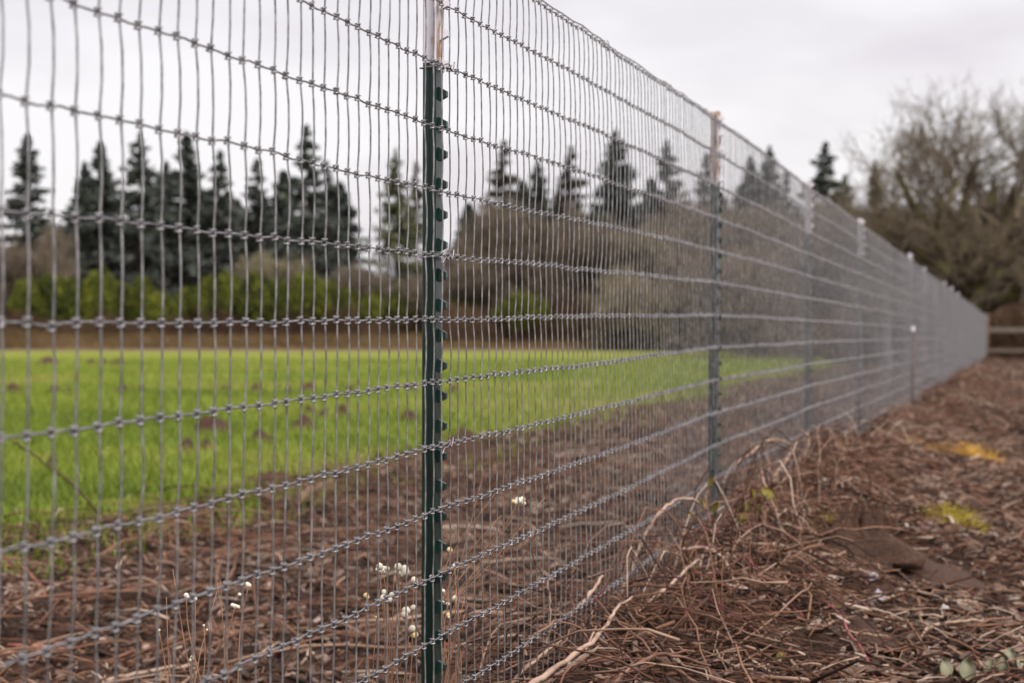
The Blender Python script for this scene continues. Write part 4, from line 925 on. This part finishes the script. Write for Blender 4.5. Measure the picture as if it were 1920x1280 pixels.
def dome_tree(lab, px, d, top, rx, cz, fork, n1, n2, n3, n4, r0, group=None, name='oak_tree', wood='oak_bark'):
    X = (px - CXP) / FPX * d; zb = float(ground_h(X, d)); H = CAMZ + (HOR - top) / FPX * d - zb; rz = H - cz - .5
    dome = lambda D, k: np.stack([D[:, 0] * rx * k, D[:, 1] * rx * .85 * k, cz + D[:, 2] * np.where(D[:, 2] > 0, rz, cz * .62) * k], -1)
    e = setp(empty(name, (X, d, zb)), lab, 'tree', group)
    g = np.arange(n1) + .5; ph = np.arccos(1 - 1.35 * g / n1); th = g * 2.39996 + 1.1
    D1 = np.stack([np.cos(th) * np.sin(ph), np.sin(th) * np.sin(ph), np.cos(ph)], -1)
    E1 = dome(D1, RNG.uniform(.52, .72, n1)); A1 = np.tile([0.1, 0, fork], (n1, 1)) + np.stack([RNG.normal(0, .12, n1), RNG.normal(0, .12, n1), RNG.uniform(-.5, .3, n1)], -1)
    L1 = curves(A1, E1, RNG.uniform(-.06, .10, n1), .045, 8); R1 = np.outer(r0 * RNG.uniform(.42, .68, n1), np.linspace(1, .32, 8))
    tr = np.array([[[0, 0, -.3], [.03, 0, fork * .4], [.1, .02, fork * .8], [.12, 0, fork + .25]]]); tv, tf, _ = tubes(tr, np.array([[r0 * 1.35, r0 * 1.0, r0 * .95, r0 * .6]]), 10, cap=False)
    v1, f1, _ = tubes(L1, R1, 7, cap=False)
    obj('trunk', mesh_arrays('trunk', tv, tf), M[wood], e)
    for k in range(n1):
        lv, lf, _ = tubes(L1[k:k + 1], R1[k:k + 1], 7, cap=False); obj('limb', mesh_arrays('limb', lv, lf), M[wood], e)
    q = np.repeat(np.arange(n1), n2); ks = RNG.integers(3, 8, len(q)); D2 = nrm(D1[q] + RNG.normal(0, .38, (len(q), 3)) + [0, 0, .05]); E2 = dome(D2, RNG.uniform(.74, .93, len(q)))
    L2 = curves(L1[q, ks], E2, RNG.uniform(-.05, .1, len(q)), .07, 6); R2 = np.outer(.055 * RNG.uniform(.6, 1.2, len(q)), np.linspace(1, .35, 6))
    q3 = np.repeat(np.arange(len(q)), n3); k3 = RNG.integers(1, 6, len(q3)); A3 = L2[q3, k3]; D3 = nrm(nrm(L2[q3, -1] - L2[q3, 0]) + RNG.normal(0, .6, (len(q3), 3)) + [0, 0, .08]); E3 = A3 + D3 * RNG.uniform(.6, 1.7, len(q3))[:, None]
    L3 = curves(A3, E3, RNG.uniform(-.05, .08, len(q3)), .09, 5); R3 = np.outer(.019 * RNG.uniform(.6, 1.2, len(q3)), np.linspace(1, .4, 5))
    q4 = np.repeat(np.arange(len(q3)), n4); k4 = RNG.integers(1, 5, len(q4)); A4 = L3[q4, k4]; D4 = nrm(nrm(L3[q4, -1] - L3[q4, 0]) + RNG.normal(0, .7, (len(q4), 3)) + [0, 0, .1]); E4 = A4 + D4 * RNG.uniform(.25, .85, len(q4))[:, None]
    L4 = curves(A4, E4, RNG.uniform(-.05, .05, len(q4)), .08, 3); R4 = np.outer(np.full(len(q4), .0105), [1, .8, .5])
    parts = []
    for L_, R_, sd in ((L2, R2, 5), (L3, R3, 3), (L4, R4, 3)):
        v_, f_, ci = tubes(L_, R_, sd, cap=False); parts.append((v_, f_, np.clip(RNG.normal(.5, .25, len(L_)), 0, 1)[ci]))
    obj('crown', mesh_arrays('crown', *join(parts)), M['twig_oak'], e)
dome_tree('big bare oak with mossy spreading limbs at the right edge', 1812, 80, 155, 5.9, 4.5, 2.1, 18, 9, 8, 9, .54)
TG = 'bare trees standing behind the oak'
put_shared('bare brown tree behind the left side of the big oak', 1690, 108, 400, 1.7, 1, 'twig_brown', TG)
put_shared('bare brown tree behind the right side of the big oak', 1945, 108, 390, 1.7, 2, 'twig_brown', TG)
put_shared('bare brown tree rising right behind the oak trunk', 1800, 116, 410, 1.8, 0, 'twig_brown', TG)
put_shared('low bare tree beyond the fourth post left of the oak', 1612, 122, 375, 1.5, 2, 'twig_brown', TG)
for k, (px, d, yt, sp, tw, lab) in enumerate([(935, 186, 390, .9, 'twig_brown', 'tall thin bare tree below the sparse brownish conifer'), (1052, 184, 440, 1.3, 'twig_brown', 'rounded bare brown tree in the centre'),
        (1118, 182, 385, 1.1, 'twig_brown', 'large bare brown tree left of the second post'), (1210, 184, 425, 1.1, 'twig_brown', 'bare brown tree nearest the second post on its left'), (1290, 182, 430, 1.2, 'twig_brown', 'bare brown tree just behind the second post'),
        (1385, 170, 440, 1.3, 'twig_tan', 'pale tan bushy willow between the second and third posts'), (1445, 172, 445, 1.3, 'twig_tan', 'pale tan willow nearer the third post'), (1330, 171, 470, 1.4, 'twig_tan', 'low tan willow left of the second post'),
        (1500, 165, 410, 1.2, 'twig_brown', 'bare brown tree behind the third post'), (500, 190, 480, 1.0, 'twig_tan', 'tan bare tree between conifers in the left half'), (560, 188, 492, 1.0, 'twig_tan', 'small tan bare tree below the tallest spire'),
        (5, 186, 430, .8, 'twig_brown', 'bare brown tree at the far left edge'), (675, 189, 500, 1.1, 'twig_brown', 'low bare brown tree in the gap left of the olive conifer'), (875, 184, 470, 1.4, 'twig_brown', 'low bare brown tree just right of the nearest post'),
        (985, 185, 450, 1.2, 'twig_brown', 'bare brown tree between the two centre conifers')]):
    put_shared(lab, px, d, yt, sp, k % 3, tw, 'bare trees along the far field edge')

# brush along the far edge, the bank's dry grass, and undergrowth at right: each one mass
def brush(N, x0, x1, d0, d1, hfun, mat, lab, name, r=.02, cat='brush'):
    px = RNG.uniform(x0, x1, N); d = RNG.uniform(d0, d1, N); X = (px - CXP) / FPX * d; zb = ground_h(X, d)
    H = hfun(px) * RNG.uniform(.35, 1.0, N) ** .6; a = RNG.uniform(0, 6.28, N); ln = RNG.uniform(.1, .7, N) * H
    c = np.stack([X, d, zb - .05], -1); K = 4; u = np.linspace(0, 1, K)
    P = c[:, None, :] + u[None, :, None] * np.stack([np.cos(a) * ln, np.sin(a) * ln, H], -1)[:, None, :]
    P[:, :, 2] -= (u ** 2)[None] * (.25 * ln)[:, None]; P[:, 1:] += RNG.normal(0, .06, (N, K - 1, 3)) * H[:, None, None]
    V, F, ci = tubes(P, np.outer(np.full(N, r) * RNG.uniform(.6, 1.5, N), [1, .9, .7, .4]), 3, cap=False)
    t = np.clip(.5 + .3 * vnoise(X * .25, d * .25, 71) + RNG.normal(0, .16, N), 0, 1)
    return setp(obj(name, mesh_arrays(name, V, F, t[ci]), M[mat]), lab, cat, kind='stuff')
brush(16000, -120, 860, 183, 188, lambda p: 3.2 + .8 * vnoise(p * .02, p * 0, 72), 'twig_rust', 'rust brown brambles between and behind the hedge shrubs', 'bramble_thicket', .035)
brush(5000, -120, 860, 178.5, 181, lambda p: 1.6 + 2.2 * np.clip(vnoise(p * .025, p * 0, 76), 0, 1), 'twig_rust', 'low rust brown brambles in front of the hedge shrubs', 'bramble_thicket', .03)
brush(9000, 820, 1560, 174, 186, lambda p: 4.6 + 1.4 * vnoise(p * .02, p * 0, 73), 'twig_rust', 'brown undergrowth under the bare trees beyond the field', 'bramble_thicket', .035)
brush(16000, -150, 1500, 169.5, 180, lambda p: .55 + .9 * sstep(130, -20, p), 'dry_grass', 'dry tan grass on the bank at the far edge of the field', 'dry_grass', .03, 'dry grass')
brush(9000, 1560, 2060, 84, 112, lambda p: 2.6 + .8 * vnoise(p * .02, p * 0, 74), 'twig_rust', 'dark undergrowth beneath the bare oak behind the wooden rail', 'undergrowth', .022, 'undergrowth')
